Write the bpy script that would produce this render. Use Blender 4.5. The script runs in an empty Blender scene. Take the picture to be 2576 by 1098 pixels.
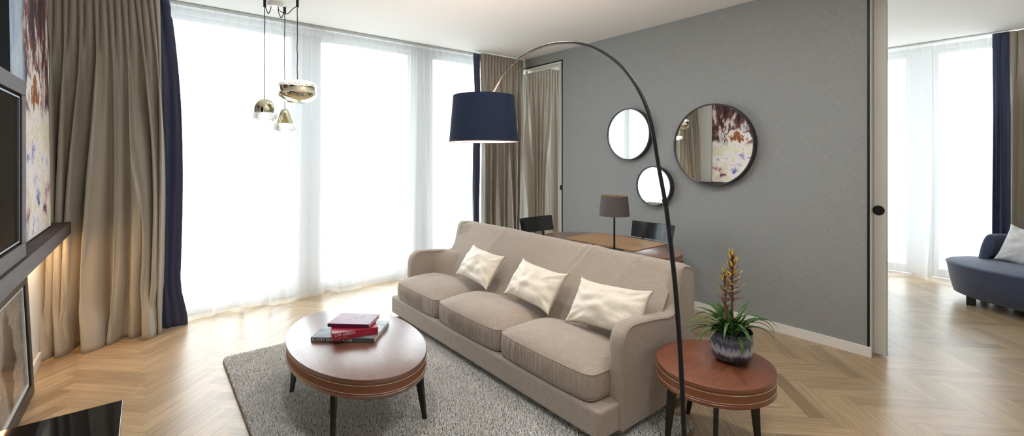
import bpy, bmesh, math, random
import numpy as np
from mathutils import Vector, Matrix, noise
S = bpy.context.scene
COL = S.collection
# ---------------------------------------------------------------- camera
CAMH = 1.40
YAW = math.atan(917/1136)
cd = bpy.data.cameras.new('camera'); cam = bpy.data.objects.new('camera', cd); COL.objects.link(cam)
cam.location = (0, 0, CAMH); cam.rotation_euler = (math.pi/2, 0, -YAW)
cd.sensor_width = 36; cd.sensor_fit = 'HORIZONTAL'; cd.lens = 1136/2576*36; cd.shift_y = -151/2576
cd.clip_start = .02
S.camera = cam
# ---------------------------------------------------------------- world, lights, exposure
S.view_settings.view_transform = 'Standard'; S.view_settings.look = 'None'
S.view_settings.gamma = 1; S.view_settings.use_curve_mapping = False
S.view_settings.exposure = 2.60; FILL_W = 2.0
S.cycles.max_bounces = 12; S.cycles.diffuse_bounces = 7; S.cycles.glossy_bounces = 5
S.cycles.transmission_bounces = 8; S.cycles.transparent_max_bounces = 24
S.cycles.caustics_reflective = False; S.cycles.caustics_refractive = False
S.cycles.sample_clamp_indirect = 6
S.cycles.use_denoising = True
W = bpy.data.worlds.new('sky'); S.world = W; W.use_nodes = True
wt = W.node_tree; wt.nodes.clear()
wo = wt.nodes.new('ShaderNodeOutputWorld'); wb = wt.nodes.new('ShaderNodeBackground')
wc = wt.nodes.new('ShaderNodeTexCoord'); ws = wt.nodes.new('ShaderNodeSeparateXYZ'); wr = wt.nodes.new('ShaderNodeValToRGB')
wm = wt.nodes.new('ShaderNodeMath'); wm.operation = 'MULTIPLY_ADD'; wm.inputs[1].default_value = .5; wm.inputs[2].default_value = .5
wt.links.new(wc.outputs['Generated'], ws.inputs[0]); wt.links.new(ws.outputs['Z'], wm.inputs[0]); wt.links.new(wm.outputs[0], wr.inputs[0])
cr = wr.color_ramp; cr.elements[0].position = .40; cr.elements[0].color = (.62, .63, .63, 1)
cr.elements[1].position = .56; cr.elements[1].color = (.90, .96, 1.0, 1)
e = cr.elements.new(.485); e.color = (.74, .77, .78, 1); e = cr.elements.new(.50); e.color = (.88, .93, .97, 1)
wt.links.new(wr.outputs[0], wb.inputs[0]); wb.inputs[1].default_value = 1.3
wt.links.new(wb.outputs[0], wo.inputs[0])

def area_light(name, loc, rot, sx, sy, power, color=(1, 1, 1), portal=False, spread=None):
    l = bpy.data.lights.new(name, 'AREA'); l.shape = 'RECTANGLE'; l.size = sx; l.size_y = sy; l.energy = power; l.color = color
    if spread: l.spread = spread
    o = bpy.data.objects.new(name, l); COL.objects.link(o); o.location = loc; o.rotation_euler = rot
    if portal: l.cycles.is_portal = True
    return o
area_light('window_daylight_portal', (1.7, 5.06, 1.36), (-math.pi/2, 0, 0), 4.6, 2.6, 1, portal=True)
area_light('bedroom_daylight_portal', (4.55, 5.06, 1.36), (-math.pi/2, 0, 0), .9, 2.6, 1, portal=True)
area_light('bedroom_side_daylight_portal', (7.32, 1.8, 1.36), (0, math.pi/2, 0), 2.6, 6.2, 1, portal=True)

# ---------------------------------------------------------------- node helpers
def mat(name):
    m = bpy.data.materials.new(name); m.use_nodes = True
    nt = m.node_tree; b = nt.nodes['Principled BSDF']
    return m, nt, b
def N(nt, t, **k):
    n = nt.nodes.new(t)
    for a, v in k.items():
        if a.startswith('i_'):
            n.inputs[a[2:].replace('_', ' ')].default_value = v
        else: setattr(n, a, v)
    return n
def L(nt, a, b): nt.links.new(a, b)
def c4(c): return (c[0], c[1], c[2], 1)
def srgb(r, g, b):
    f = lambda x: (x/255/12.92) if x/255 <= .04045 else ((x/255+.055)/1.055)**2.4
    return (f(r), f(g), f(b))
def simple(name, col, rough=.5, metal=0, spec=.5, coat=0, sheen=0, bump=None, emis=None):
    m, nt, b = mat(name)
    b.inputs['Base Color'].default_value = c4(col); b.inputs['Roughness'].default_value = rough
    b.inputs['Metallic'].default_value = metal; b.inputs['Specular IOR Level'].default_value = spec
    b.inputs['Coat Weight'].default_value = coat; b.inputs['Sheen Weight'].default_value = sheen
    if emis:
        b.inputs['Emission Color'].default_value = c4(emis[0]); b.inputs['Emission Strength'].default_value = emis[1]
    if bump:
        tc = N(nt, 'ShaderNodeTexCoord'); n = N(nt, 'ShaderNodeTexNoise'); n.inputs['Scale'].default_value = bump[0]
        n.inputs['Detail'].default_value = 3
        bp = N(nt, 'ShaderNodeBump'); bp.inputs['Strength'].default_value = bump[1]; bp.inputs['Distance'].default_value = bump[2] if len(bump) > 2 else .002
        L(nt, tc.outputs['Object'], n.inputs['Vector']); L(nt, n.outputs[0], bp.inputs['Height']); L(nt, bp.outputs[0], b.inputs['Normal'])
    return m
def stretched(nt, src, scale, nscale=1., detail=4, rough=.6, rot=(0, 0, 0)):
    mp = N(nt, 'ShaderNodeMapping'); mp.inputs['Scale'].default_value = scale; mp.inputs['Rotation'].default_value = rot
    n = N(nt, 'ShaderNodeTexNoise'); n.inputs['Scale'].default_value = nscale; n.inputs['Detail'].default_value = detail; n.inputs['Roughness'].default_value = rough
    L(nt, src, mp.inputs['Vector']); L(nt, mp.outputs[0], n.inputs['Vector'])
    return n.outputs[0]
def ramp(nt, fac, stops, interp='LINEAR'):
    r = N(nt, 'ShaderNodeValToRGB'); r.color_ramp.interpolation = interp
    els = r.color_ramp.elements
    while len(els) < len(stops): els.new(.5)
    for e_, (p, c) in zip(els, stops): e_.position = p; e_.color = c4(c)
    L(nt, fac, r.inputs[0]); return r.outputs[0]
def mixc(nt, fac, a, b, mode='MIX'):
    m = N(nt, 'ShaderNodeMix', data_type='RGBA', blend_type=mode)
    for s, v in ((m.inputs[0], fac), (m.inputs[6], a), (m.inputs[7], b)):
        if isinstance(v, (int, float)): s.default_value = v
        elif isinstance(v, tuple): s.default_value = c4(v)
        else: L(nt, v, s)
    return m.outputs[2]
def mth(nt, op, a, b=0., c=0., clamp=False):
    m = N(nt, 'ShaderNodeMath', operation=op); m.use_clamp = clamp
    for i, v in enumerate((a, b, c)):
        if isinstance(v, (int, float)): m.inputs[i].default_value = v
        else: L(nt, v, m.inputs[i])
    return m.outputs[0]
def weave(name, col, col2, axes, scale=260, slub=.5, rough=.9, sheen=.2, bump=.25):
    """linen like cloth: two crossed families of slubby threads; axes = two stretch vectors"""
    m, nt, b = mat(name)
    tc = N(nt, 'ShaderNodeTexCoord').outputs['Object']
    n1 = stretched(nt, tc, axes[0], scale, 3); n2 = stretched(nt, tc, axes[1], scale, 3)
    n3 = stretched(nt, tc, (1, 1, 1), 6, 3)
    s = mth(nt, 'ADD', n1, n2); s = mth(nt, 'MULTIPLY_ADD', s, slub, .5-slub)
    colr = ramp(nt, s, ((.36, col2), (.62, col)))
    L(nt, mixc(nt, mth(nt, 'MULTIPLY', n3, .25), colr, col2), b.inputs['Base Color'])
    b.inputs['Roughness'].default_value = rough; b.inputs['Sheen Weight'].default_value = sheen; b.inputs['Specular IOR Level'].default_value = .25
    bp = N(nt, 'ShaderNodeBump'); bp.inputs['Strength'].default_value = bump; bp.inputs['Distance'].default_value = .002
    L(nt, s, bp.inputs['Height']); L(nt, bp.outputs[0], b.inputs['Normal'])
    return m

# ---------------------------------------------------------------- materials
M = {}
# linen on three axes so every face of the sofa shows both thread directions
def sofa_linen():
    m, nt, b = mat('sofa_linen')
    tc = N(nt, 'ShaderNodeTexCoord').outputs['Object']
    n1 = stretched(nt, tc, (1, .06, 1), 330, 2); n2 = stretched(nt, tc, (1, 1, .06), 330, 2); n3 = stretched(nt, tc, (.06, 1, 1), 330, 2)
    s = mth(nt, 'MULTIPLY', mth(nt, 'ADD', mth(nt, 'ADD', n1, n2), n3), .3333)
    big = stretched(nt, tc, (1, 1, 1), 5, 3)
    colr = ramp(nt, s, ((.36, srgb(143, 132, 121)), (.5, srgb(161, 149, 137)), (.66, srgb(180, 169, 158))))
    L(nt, mixc(nt, mth(nt, 'MULTIPLY', big, .22), colr, srgb(140, 127, 114)), b.inputs['Base Color'])
    b.inputs['Roughness'].default_value = .85; b.inputs['Sheen Weight'].default_value = .25; b.inputs['Specular IOR Level'].default_value = .2
    bp = N(nt, 'ShaderNodeBump'); bp.inputs['Strength'].default_value = .14; bp.inputs['Distance'].default_value = .001
    L(nt, s, bp.inputs['Height']); L(nt, bp.outputs[0], b.inputs['Normal'])
    return m
M['sofa'] = sofa_linen()
M['greywall'] = weave('grey_wallcovering', srgb(164, 167, 167), srgb(132, 135, 136), ((1, 1, .04), (1, .05, 1)), 420, .36, .8, .05, .15)
M['white'] = simple('white_paint', (.78, .77, .74), .6, bump=(180, .05))
M['ceiling'] = simple('ceiling_paint', (.90, .895, .88), .8, bump=(150, .04))
M['trim'] = simple('white_lacquer', (.80, .79, .75), .3)
M['door'] = simple('door_white_lacquer', (.60, .60, .56), .35)
M['frame'] = simple('window_frame_grey', (.62, .65, .68), .4)
M['black'] = simple('black_powder_coat', (.009, .009, .011), .4, spec=.3, bump=(400, .04))
M['blackwood'] = simple('black_stained_wood', (.010, .009, .009), .32, bump=(90, .08))
M['blackgloss'] = simple('black_gloss_lacquer', (.006, .006, .007), .06, spec=.6)
M['screen'] = simple('screen_glass', (.004, .004, .005), .12, spec=.03)
M['silver'] = simple('brushed_silver', (.22, .23, .25), .4, metal=1)
M['mirror'] = simple('mirror_glass', (.93, .94, .93), 0.0, metal=1)
M['mirror_frame'] = simple('mirror_frame_dark', (.03, .029, .032), .4)
M['navy_shade'] = simple('navy_lamp_fabric', srgb(42, 52, 76), .85, spec=.2, bump=(900, .15, .001))
M['shade_lining'] = simple('pink_white_lining', (.85, .72, .66), .6, emis=((1, .8, .68), .35))
M['brown_shade'] = simple('taupe_lamp_fabric', srgb(88, 82, 82), .85, spec=.2, bump=(900, .15, .001))
M['gold_lining'] = simple('gold_lining', srgb(170, 140, 95), .5)
M['leather'] = simple('tan_leather', srgb(156, 122, 88), .5, bump=(500, .15, .001))
M['leather_band'] = simple('brown_leather', srgb(124, 76, 50), .5, bump=(500, .12, .001))
M['stitch'] = simple('cream_thread', (.75, .68, .55), .7)
M['page'] = simple('book_paper', (.75, .73, .70), .8)
M['letter_white'] = simple('letter_white', (.75, .75, .75), .6)
M['letter_gold'] = simple('letter_bronze', srgb(170, 95, 60), .5)
M['letter_pink'] = simple('letter_rose', srgb(150, 60, 95), .5)
M['soil'] = simple('potting_soil', (.03, .02, .015), .95, bump=(60, .8, .01))
M['silk'] = weave('ivory_silk', srgb(232, 226, 212), srgb(205, 196, 180), ((1, .3, 1), (1, 1, .3)), 260, .4, .42, .5, .12)
M['silk_trim'] = simple('cushion_piping', srgb(150, 138, 122), .6)
M['white_cotton'] = simple('white_cotton', (.78, .78, .80), .8, sheen=.3, bump=(90, .5, .004))
M['bulb'] = simple('lit_bulb', (1, .9, .75), .5, emis=((1, .88, .70), 1.6))
M['cable'] = simple('black_textile_cable', (.015, .015, .02), .7)
M['led'] = simple('warm_led', (1, .8, .55), .5, emis=((1, .62, .30), 3))
M['gold_mirror'] = simple('polished_champagne_metal', srgb(224, 220, 196), .03, metal=1)

def wood(name, c1, c2, scale=(1, 14, 14), rough=.35, coat=.0, ns=6, bump=.1, rot=(0, 0, 0)):
    m, nt, b = mat(name)
    tc = N(nt, 'ShaderNodeTexCoord').outputs['Object']
    n = stretched(nt, tc, scale, ns, 6, .65, rot); n2 = stretched(nt, tc, tuple(s*4 for s in scale), ns, 3, .6, rot)
    f = mth(nt, 'ADD', mth(nt, 'MULTIPLY', n, .65), mth(nt, 'MULTIPLY', n2, .35))
    L(nt, ramp(nt, f, ((.36, c2), (.62, c1))), b.inputs['Base Color'])
    b.inputs['Roughness'].default_value = rough; b.inputs['Coat Weight'].default_value = coat; b.inputs['Coat Roughness'].default_value = .28; b.inputs['Coat IOR'].default_value = 1.7
    bp = N(nt, 'ShaderNodeBump'); bp.inputs['Strength'].default_value = bump; bp.inputs['Distance'].default_value = .001
    L(nt, f, bp.inputs['Height']); L(nt, bp.outputs[0], b.inputs['Normal'])
    return m
M['table_wood'] = wood('coffee_table_wood', srgb(128, 84, 66), srgb(88, 54, 42), (22, 1.2, 22), .40, coat=1.0)
M['side_wood'] = wood('side_table_wood', srgb(134, 78, 52), srgb(98, 54, 36), (1.2, 22, 22), .40, coat=.35, rot=(0, 0, .5))
M['desk_wood'] = wood('desk_wood', srgb(124, 78, 56), srgb(84, 50, 36), (20, 1.2, 20), .36, coat=1.0)
M['shelf_wood'] = wood('shelf_wood', srgb(74, 54, 50), srgb(50, 35, 33), (14, 1, 14), .6)

def floor_mat():
    m, nt, b = mat('oak_herringbone')
    uv = N(nt, 'ShaderNodeUVMap', uv_map='plank').outputs[0]
    at = N(nt, 'ShaderNodeAttribute', attribute_name='tone')
    n = stretched(nt, uv, (2.2, 34, 1), 1, 6, .62); n2 = stretched(nt, uv, (5, 130, 1), 1, 3, .6)
    # wavy cathedral grain
    wv = N(nt, 'ShaderNodeTexWave', wave_type='BANDS', bands_direction='Y'); mp = N(nt, 'ShaderNodeMapping'); mp.inputs['Scale'].default_value = (1.4, 16, 1)
    L(nt, uv, mp.inputs[0]); L(nt, mp.outputs[0], wv.inputs['Vector']); wv.inputs['Scale'].default_value = 1.2; wv.inputs['Distortion'].default_value = 7; wv.inputs['Detail'].default_value = 2; wv.inputs['Detail Scale'].default_value = .8
    f = mth(nt, 'ADD', mth(nt, 'ADD', mth(nt, 'MULTIPLY', n, .56), mth(nt, 'MULTIPLY', n2, .34)), mth(nt, 'MULTIPLY', wv.outputs['Fac'], .10))
    c = ramp(nt, f, ((.32, srgb(146, 122, 92)), (.5, srgb(174, 150, 118)), (.68, srgb(194, 172, 142))))
    t = ramp(nt, at.outputs['Fac'], ((0, (.62, .58, .54)), (.08, (.84, .82, .80)), (.6, (1, 1, 1)), (1, (1.10, 1.10, 1.10))))
    L(nt, mixc(nt, 1., c, t, 'MULTIPLY'), b.inputs['Base Color'])
    L(nt, mth(nt, 'MULTIPLY_ADD', f, .15, .27), b.inputs['Roughness']); b.inputs['Coat Weight'].default_value = .30; b.inputs['Coat Roughness'].default_value = .26
    bp = N(nt, 'ShaderNodeBump'); bp.inputs['Strength'].default_value = .08; bp.inputs['Distance'].default_value = .001
    L(nt, f, bp.inputs['Height']); L(nt, bp.outputs[0], b.inputs['Normal'])
    return m
M['floor'] = floor_mat()
def satin(name, col, rough=.38, sheen=.3, spec=.5, bump=.1):
    m, nt, b = mat(name)
    tc = N(nt, 'ShaderNodeTexCoord').outputs['Object']
    n = stretched(nt, tc, (1, 1, .1), 500, 2)
    L(nt, ramp(nt, n, ((.3, tuple(x*.88 for x in col)), (.7, tuple(x*1.08 for x in col)))), b.inputs['Base Color'])
    b.inputs['Roughness'].default_value = rough; b.inputs['Sheen Weight'].default_value = sheen; b.inputs['Specular IOR Level'].default_value = spec
    b.inputs['Anisotropic'].default_value = .3
    bp = N(nt, 'ShaderNodeBump'); bp.inputs['Strength'].default_value = bump; bp.inputs['Distance'].default_value = .001
    L(nt, n, bp.inputs['Height']); L(nt, bp.outputs[0], b.inputs['Normal'])
    return m
M['taupe'] = satin('taupe_satin', srgb(170, 162, 147))
M['navy'] = satin('navy_satin', srgb(42, 50, 84), .5, .3)
def sheer_mat(name, open_=.52, dif=.57):
    m, nt, b = mat(name); nt.nodes.remove(b)
    out = nt.nodes['Material Output']
    tr = N(nt, 'ShaderNodeBsdfTransparent'); tl = N(nt, 'ShaderNodeBsdfTranslucent'); df = N(nt, 'ShaderNodeBsdfDiffuse')
    tl.inputs[0].default_value = (.93, .94, .95, 1); df.inputs[0].default_value = (.90, .90, .90, 1)
    m1 = N(nt, 'ShaderNodeMixShader'); m1.inputs[0].default_value = dif; L(nt, tl.outputs[0], m1.inputs[1]); L(nt, df.outputs[0], m1.inputs[2])
    m2 = N(nt, 'ShaderNodeMixShader'); m2.inputs[0].default_value = open_; L(nt, m1.outputs[0], m2.inputs[1]); L(nt, tr.outputs[0], m2.inputs[2])
    L(nt, m2.outputs[0], out.inputs[0]); return m
M['sheer'] = sheer_mat('white_sheer_voile'); M['heading'] = sheer_mat('sheer_heading_tape', .42)
M['sheer_b'] = sheer_mat('bedroom_voile', .44, .86); M['heading_b'] = sheer_mat('bedroom_heading_tape', .36, .88)
def glass_pane():
    m, nt, b = mat('window_glass'); nt.nodes.remove(b); out = nt.nodes['Material Output']
    tr = N(nt, 'ShaderNodeBsdfTransparent'); gl = N(nt, 'ShaderNodeBsdfGlossy'); gl.inputs['Roughness'].default_value = .02
    tr.inputs[0].default_value = (.96, .98, .98, 1)
    m1 = N(nt, 'ShaderNodeMixShader'); m1.inputs[0].default_value = .06; L(nt, tr.outputs[0], m1.inputs[1]); L(nt, gl.outputs[0], m1.inputs[2])
    L(nt, m1.outputs[0], out.inputs[0]); return m
M['glass'] = glass_pane()
def cut_glass():
    m, nt, b = mat('cut_crystal_glass')
    b.inputs['Base Color'].default_value = (.80, .77, .73, 1); b.inputs['Roughness'].default_value = .03
    b.inputs['Transmission Weight'].default_value = .8; b.inputs['IOR'].default_value = 1.4
    b.inputs['Specular IOR Level'].default_value = .8
    tc = N(nt, 'ShaderNodeTexCoord').outputs['Object']; sp = N(nt, 'ShaderNodeSeparateXYZ'); L(nt, tc, sp.inputs[0])
    # diamond cutting: two families of grooves spiralling round the bowl
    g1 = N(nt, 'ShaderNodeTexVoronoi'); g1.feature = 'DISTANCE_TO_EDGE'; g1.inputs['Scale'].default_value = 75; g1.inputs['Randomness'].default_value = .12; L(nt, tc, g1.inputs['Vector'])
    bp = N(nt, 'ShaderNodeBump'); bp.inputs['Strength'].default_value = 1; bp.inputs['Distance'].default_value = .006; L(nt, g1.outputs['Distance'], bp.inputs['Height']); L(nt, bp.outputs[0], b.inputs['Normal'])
    L(nt, ramp(nt, g1.outputs['Distance'], ((.02, (.42, .38, .34)), (.16, (.86, .84, .80)))), b.inputs['Base Color'])  # groove lines darkened in the colour, standing in for dark refraction
    return m
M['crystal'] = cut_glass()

def painting_mat():
    m, nt, b = mat('abstract_painting')
    uv = N(nt, 'ShaderNodeUVMap', uv_map='UVMap').outputs[0]
    sp = N(nt, 'ShaderNodeSeparateXYZ'); L(nt, uv, sp.inputs[0]); U, V = sp.outputs[0], sp.outputs[1]
    wn = stretched(nt, uv, (3, 3, 1), 2.2, 4)
    Uw = mth(nt, 'ADD', U, mth(nt, 'MULTIPLY_ADD', wn, .16, -.08)); wn2 = stretched(nt, uv, (2.6, 2, 1), 3.1, 4)
    Vw = mth(nt, 'ADD', V, mth(nt, 'MULTIPLY_ADD', wn2, .22, -.11))
    # strokes: tall brush marks and broad dabs
    a = stretched(nt, uv, (7, 3.6, 1), 1.2, 8, .72, (0, 0, .5)); d = stretched(nt, uv, (2.6, 3.8, 1), 1.25, 9, .72, (0, 0, -.35)); fz = stretched(nt, uv, (26, 12, 1), 1.6, 5, .75)
    dark = ramp(nt, a, ((.28, srgb(30, 26, 42)), (.44, srgb(52, 38, 52)), (.50, srgb(96, 62, 62)), (.54, srgb(134, 84, 58)), (.575, srgb(206, 196, 202)), (.64, srgb(222, 216, 218)), (.70, srgb(60, 46, 60))))
    pale = ramp(nt, d, ((.30, srgb(30, 40, 78)), (.36, srgb(48, 72, 122)), (.40, srgb(126, 132, 172)), (.44, srgb(222, 212, 218)), (.51, srgb(236, 228, 220)), (.535, srgb(206, 204, 150)), (.555, srgb(230, 220, 210)), (.60, srgb(212, 176, 176)), (.64, srgb(120, 74, 84)), (.68, srgb(50, 36, 46))))
    rust = ramp(nt, fz, ((.3, srgb(96, 52, 34)), (.5, srgb(150, 88, 50)), (.56, srgb(186, 124, 78)), (.66, srgb(232, 222, 210))))
    topmask = ramp(nt, Vw, ((.42, (0, 0, 0)), (.47, (1, 1, 1))))
    c = mixc(nt, topmask, pale, dark)
    # rust dab with a white scumbled rim in the middle of the canvas
    du = mth(nt, 'SUBTRACT', Uw, .66); dv = mth(nt, 'SUBTRACT', Vw, .49)
    rr = mth(nt, 'SQRT', mth(nt, 'ADD', mth(nt, 'MULTIPLY', mth(nt, 'MULTIPLY', du, du), 30), mth(nt, 'MULTIPLY', mth(nt, 'MULTIPLY', dv, dv), 90)))
    rr = mth(nt, 'ADD', rr, mth(nt, 'MULTIPLY_ADD', a, 2.0, -1.0))
    c = mixc(nt, ramp(nt, rr, ((.70, (1, 1, 1)), (.80, (0, 0, 0)))), c, srgb(232, 224, 218))
    c = mixc(nt, ramp(nt, rr, ((.46, (1, 1, 1)), (.56, (0, 0, 0)))), c, rust)
    # pale blue field toward the camera end of the canvas
    blue = ramp(nt, a, ((.3, srgb(120, 134, 176)), (.5, srgb(168, 186, 206)), (.66, srgb(206, 214, 214)), (.75, srgb(88, 84, 110))))
    L(nt, mixc(nt, ramp(nt, Uw, ((.42, (1, 1, 1)), (.50, (0, 0, 0)))), c, blue), b.inputs['Base Color'])
    b.inputs['Roughness'].default_value = .5; b.inputs['Specular IOR Level'].default_value = .15
    return m
M['painting'] = painting_mat()
def photo_mat():
    m, nt, b = mat('framed_print')
    uv = N(nt, 'ShaderNodeUVMap', uv_map='UVMap').outputs[0]
    sp = N(nt, 'ShaderNodeSeparateXYZ'); L(nt, uv, sp.inputs[0]); U, V = sp.outputs[0], sp.outputs[1]
    n = stretched(nt, uv, (3, 3, 1), 2, 4)
    du = mth(nt, 'SUBTRACT', U, .62); du = mth(nt, 'ABSOLUTE', mth(nt, 'ADD', du, mth(nt, 'MULTIPLY_ADD', n, .24, -.12)))
    body = mth(nt, 'ADD', du, mth(nt, 'MULTIPLY', mth(nt, 'ABSOLUTE', mth(nt, 'SUBTRACT', V, .42)), .35))
    bg = ramp(nt, n, ((.3, srgb(122, 118, 115)), (.6, srgb(152, 146, 138)), (.75, srgb(116, 118, 134))))
    L(nt, mixc(nt, ramp(nt, body, ((.12, (1, 1, 1)), (.17, (0, 0, 0)))), bg, srgb(52, 44, 44)), b.inputs['Base Color'])
    b.inputs['Roughness'].default_value = .12; return m
M['photo'] = photo_mat()
def glaze_mat():
    m, nt, b = mat('reactive_glaze')
    tc = N(nt, 'ShaderNodeTexCoord').outputs['Object']
    sp = N(nt, 'ShaderNodeSeparateXYZ'); L(nt, tc, sp.inputs[0])
    a = stretched(nt, tc, (1, 1, .16), 90, 4, .7); s2 = stretched(nt, tc, (1, 1, .3), 45, 3, .6)
    z = mth(nt, 'MULTIPLY_ADD', sp.outputs[2], 7.0, 0); z = mth(nt, 'ADD', z, mth(nt, 'MULTIPLY_ADD', a, .7, -.35))
    c = ramp(nt, z, ((.10, srgb(22, 18, 28)), (.30, srgb(44, 50, 72)), (.44, srgb(186, 196, 204)), (.56, srgb(140, 156, 172)), (.68, srgb(40, 44, 84)), (.82, srgb(96, 104, 118)), (.97, srgb(38, 36, 42))))
    L(nt, mixc(nt, mth(nt, 'MULTIPLY', s2, .35), c, srgb(30, 32, 60)), b.inputs['Base Color'])
    b.inputs['Roughness'].default_value = .12; b.inputs['Coat Weight'].default_value = .6; return m
M['glaze'] = glaze_mat()
def leaf_mat():
    m, nt, b = mat('leaf_green')
    tc = N(nt, 'ShaderNodeTexCoord').outputs['Object']; n = stretched(nt, tc, (1, 1, 1), 14, 3)
    L(nt, ramp(nt, n, ((.3, srgb(34, 66, 24)), (.55, srgb(66, 104, 42)), (.75, srgb(110, 136, 66)))), b.inputs['Base Color'])
    b.inputs['Roughness'].default_value = .35; return m
M['leaf'] = leaf_mat()
M['bract'] = simple('bract_maroon', srgb(112, 66, 52), .45); M['bract_tip'] = simple('bract_yellow', srgb(214, 190, 60), .45)
def lounge_mat():
    m, nt, b = mat('navy_dimpled_fabric')
    tc = N(nt, 'ShaderNodeTexCoord').outputs['Object']
    v = N(nt, 'ShaderNodeTexVoronoi'); v.inputs['Scale'].default_value = 105; L(nt, tc, v.inputs['Vector'])
    L(nt, ramp(nt, v.outputs['Distance'], ((.18, srgb(88, 98, 126)), (.40, srgb(62, 70, 98)))), b.inputs['Base Color'])
    b.inputs['Roughness'].default_value = .8; b.inputs['Sheen Weight'].default_value = .3
    bp = N(nt, 'ShaderNodeBump'); bp.inputs['Strength'].default_value = .4; bp.inputs['Distance'].default_value = .004; bp.invert = True
    L(nt, v.outputs['Distance'], bp.inputs['Height']); L(nt, bp.outputs[0], b.inputs['Normal']); return m
M['lounge'] = lounge_mat()
def rug_mat(name='rug_yarn', lo=(172, 170, 168), hi=(255, 254, 251)):
    m, nt, b = mat(name)
    at = N(nt, 'ShaderNodeAttribute', attribute_name='tone')
    L(nt, ramp(nt, at.outputs['Fac'], ((0, srgb(*lo)), (1, srgb(*hi)))), b.inputs['Base Color'])
    b.inputs['Roughness'].default_value = .95; b.inputs['Specular IOR Level'].default_value = .1; b.inputs['Sheen Weight'].default_value = .2; return m
M['rug'] = rug_mat(); M['rug_edge'] = simple('rug_binding', srgb(120, 116, 112), .9, bump=(300, .3))
def book_cover(name, base, light, dark=None):
    m, nt, b = mat(name); tc = N(nt, 'ShaderNodeTexCoord').outputs['Object']
    n = stretched(nt, tc, (3, 9, 3), 2.5, 3)
    L(nt, ramp(nt, n, ((.35, dark or base), (.5, base), (.7, light))), b.inputs['Base Color']); b.inputs['Roughness'].default_value = .34; b.inputs['Coat Weight'].default_value = .05
    return m
M['b_grey'] = book_cover('grey_photo_cover', srgb(112, 122, 128), srgb(160, 168, 172), srgb(60, 64, 70))
M['b_grey_sp'] = simple('grey_spine', srgb(82, 86, 90), .3)
M['b_red'] = book_cover('crimson_cover', srgb(150, 24, 48), srgb(168, 40, 62)); M['b_purple'] = book_cover('plum_cover', srgb(112, 52, 84), srgb(124, 66, 96))

# ---------------------------------------------------------------- geometry helpers
class G:
    def __init__(s): s.v = []; s.f = []; s.m = []
    def add(s, vs, fs, mi=0):
        o = len(s.v); s.v += [tuple(map(float, p)) for p in vs]; s.f += [tuple(i+o for i in f) for f in fs]; s.m += [mi]*len(fs); return s
    def box(s, x0, x1, y0, y1, z0, z1, mi=0):
        vs = [(x, y, z) for z in (z0, z1) for y in (y0, y1) for x in (x0, x1)]
        return s.add(vs, [(0, 2, 3, 1), (4, 5, 7, 6), (0, 1, 5, 4), (2, 6, 7, 3), (0, 4, 6, 2), (1, 3, 7, 5)], mi)
    def lathe(s, prof, cx=0, cy=0, n=48, mi=0, rx=1, ry=1, cap=False):
        vs = []; k = len(prof)
        for i in range(n):
            a = 2*math.pi*i/n
            for r, z in prof: vs.append((cx+r*rx*math.cos(a), cy+r*ry*math.sin(a), z))
        fs = [(i*k+j, ((i+1) % n)*k+j, ((i+1) % n)*k+j+1, i*k+j+1) for i in range(n) for j in range(k-1)]
        s.add(vs, fs, mi)
        if cap:
            o = len(s.v)-n*k
            s.f.append(tuple(o+i*k+k-1 for i in range(n))); s.m.append(mi)
            s.f.append(tuple(o+(n-1-i)*k for i in range(n))); s.m.append(mi)
        return s
    def tube(s, pts, r, n=8, mi=0, closed=False):
        pts = [Vector(p) for p in pts]; m_ = len(pts); rs = r if isinstance(r, (list, tuple)) else [r]*m_
        T = []
        for i in range(m_):
            a = pts[(i-1) % m_] if (closed or i > 0) else pts[i]; b = pts[(i+1) % m_] if (closed or i < m_-1) else pts[i]
            T.append((b-a).normalized())
        up = Vector((0, 0, 1)) if abs(T[0].z) < .9 else Vector((1, 0, 0))
        nrm = T[0].cross(up).normalized(); vs = []
        for i in range(m_):
            nrm = (nrm-T[i]*nrm.dot(T[i])).normalized(); bi = T[i].cross(nrm)
            for k in range(n):
                a = 2*math.pi*k/n; vs.append(pts[i]+(nrm*math.cos(a)+bi*math.sin(a))*rs[i])
        q = m_ if closed else m_-1
        fs = [(i*n+k, i*n+(k+1) % n, ((i+1) % m_)*n+(k+1) % n, ((i+1) % m_)*n+k) for i in range(q) for k in range(n)]
        if not closed: fs += [tuple(range(n-1, -1, -1)), tuple((m_-1)*n+k for k in range(n))]
        return s.add(vs, fs, mi)
    def grid(s, P, mi=0, close_u=False):
        """P[i][j] points"""
        nu, nv = len(P), len(P[0]); vs = [p for r in P for p in r]
        q = nu if close_u else nu-1
        return s.add(vs, [(i*nv+j, ((i+1) % nu)*nv+j, ((i+1) % nu)*nv+j+1, i*nv+j+1) for i in range(q) for j in range(nv-1)], mi)
    def prism(s, poly, a0, a1, axis='y', mi=0):
        """extrude a 2-D polygon (x,z) along y, or (x,y) along z, or (y,z) along x"""
        n = len(poly)
        def p(q, a): return (q[0], a, q[1]) if axis == 'y' else ((q[0], q[1], a) if axis == 'z' else (a, q[0], q[1]))
        vs = [p(q, a0) for q in poly]+[p(q, a1) for q in poly]
        return s.add(vs, [tuple(range(n)), tuple(range(2*n-1, n-1, -1))]+[(i, i+n, (i+1) % n+n, (i+1) % n) for i in range(n)], mi)
    def xf(s, mtx):
        s.v = [tuple(mtx @ Vector(p)) for p in s.v]; return s

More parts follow.
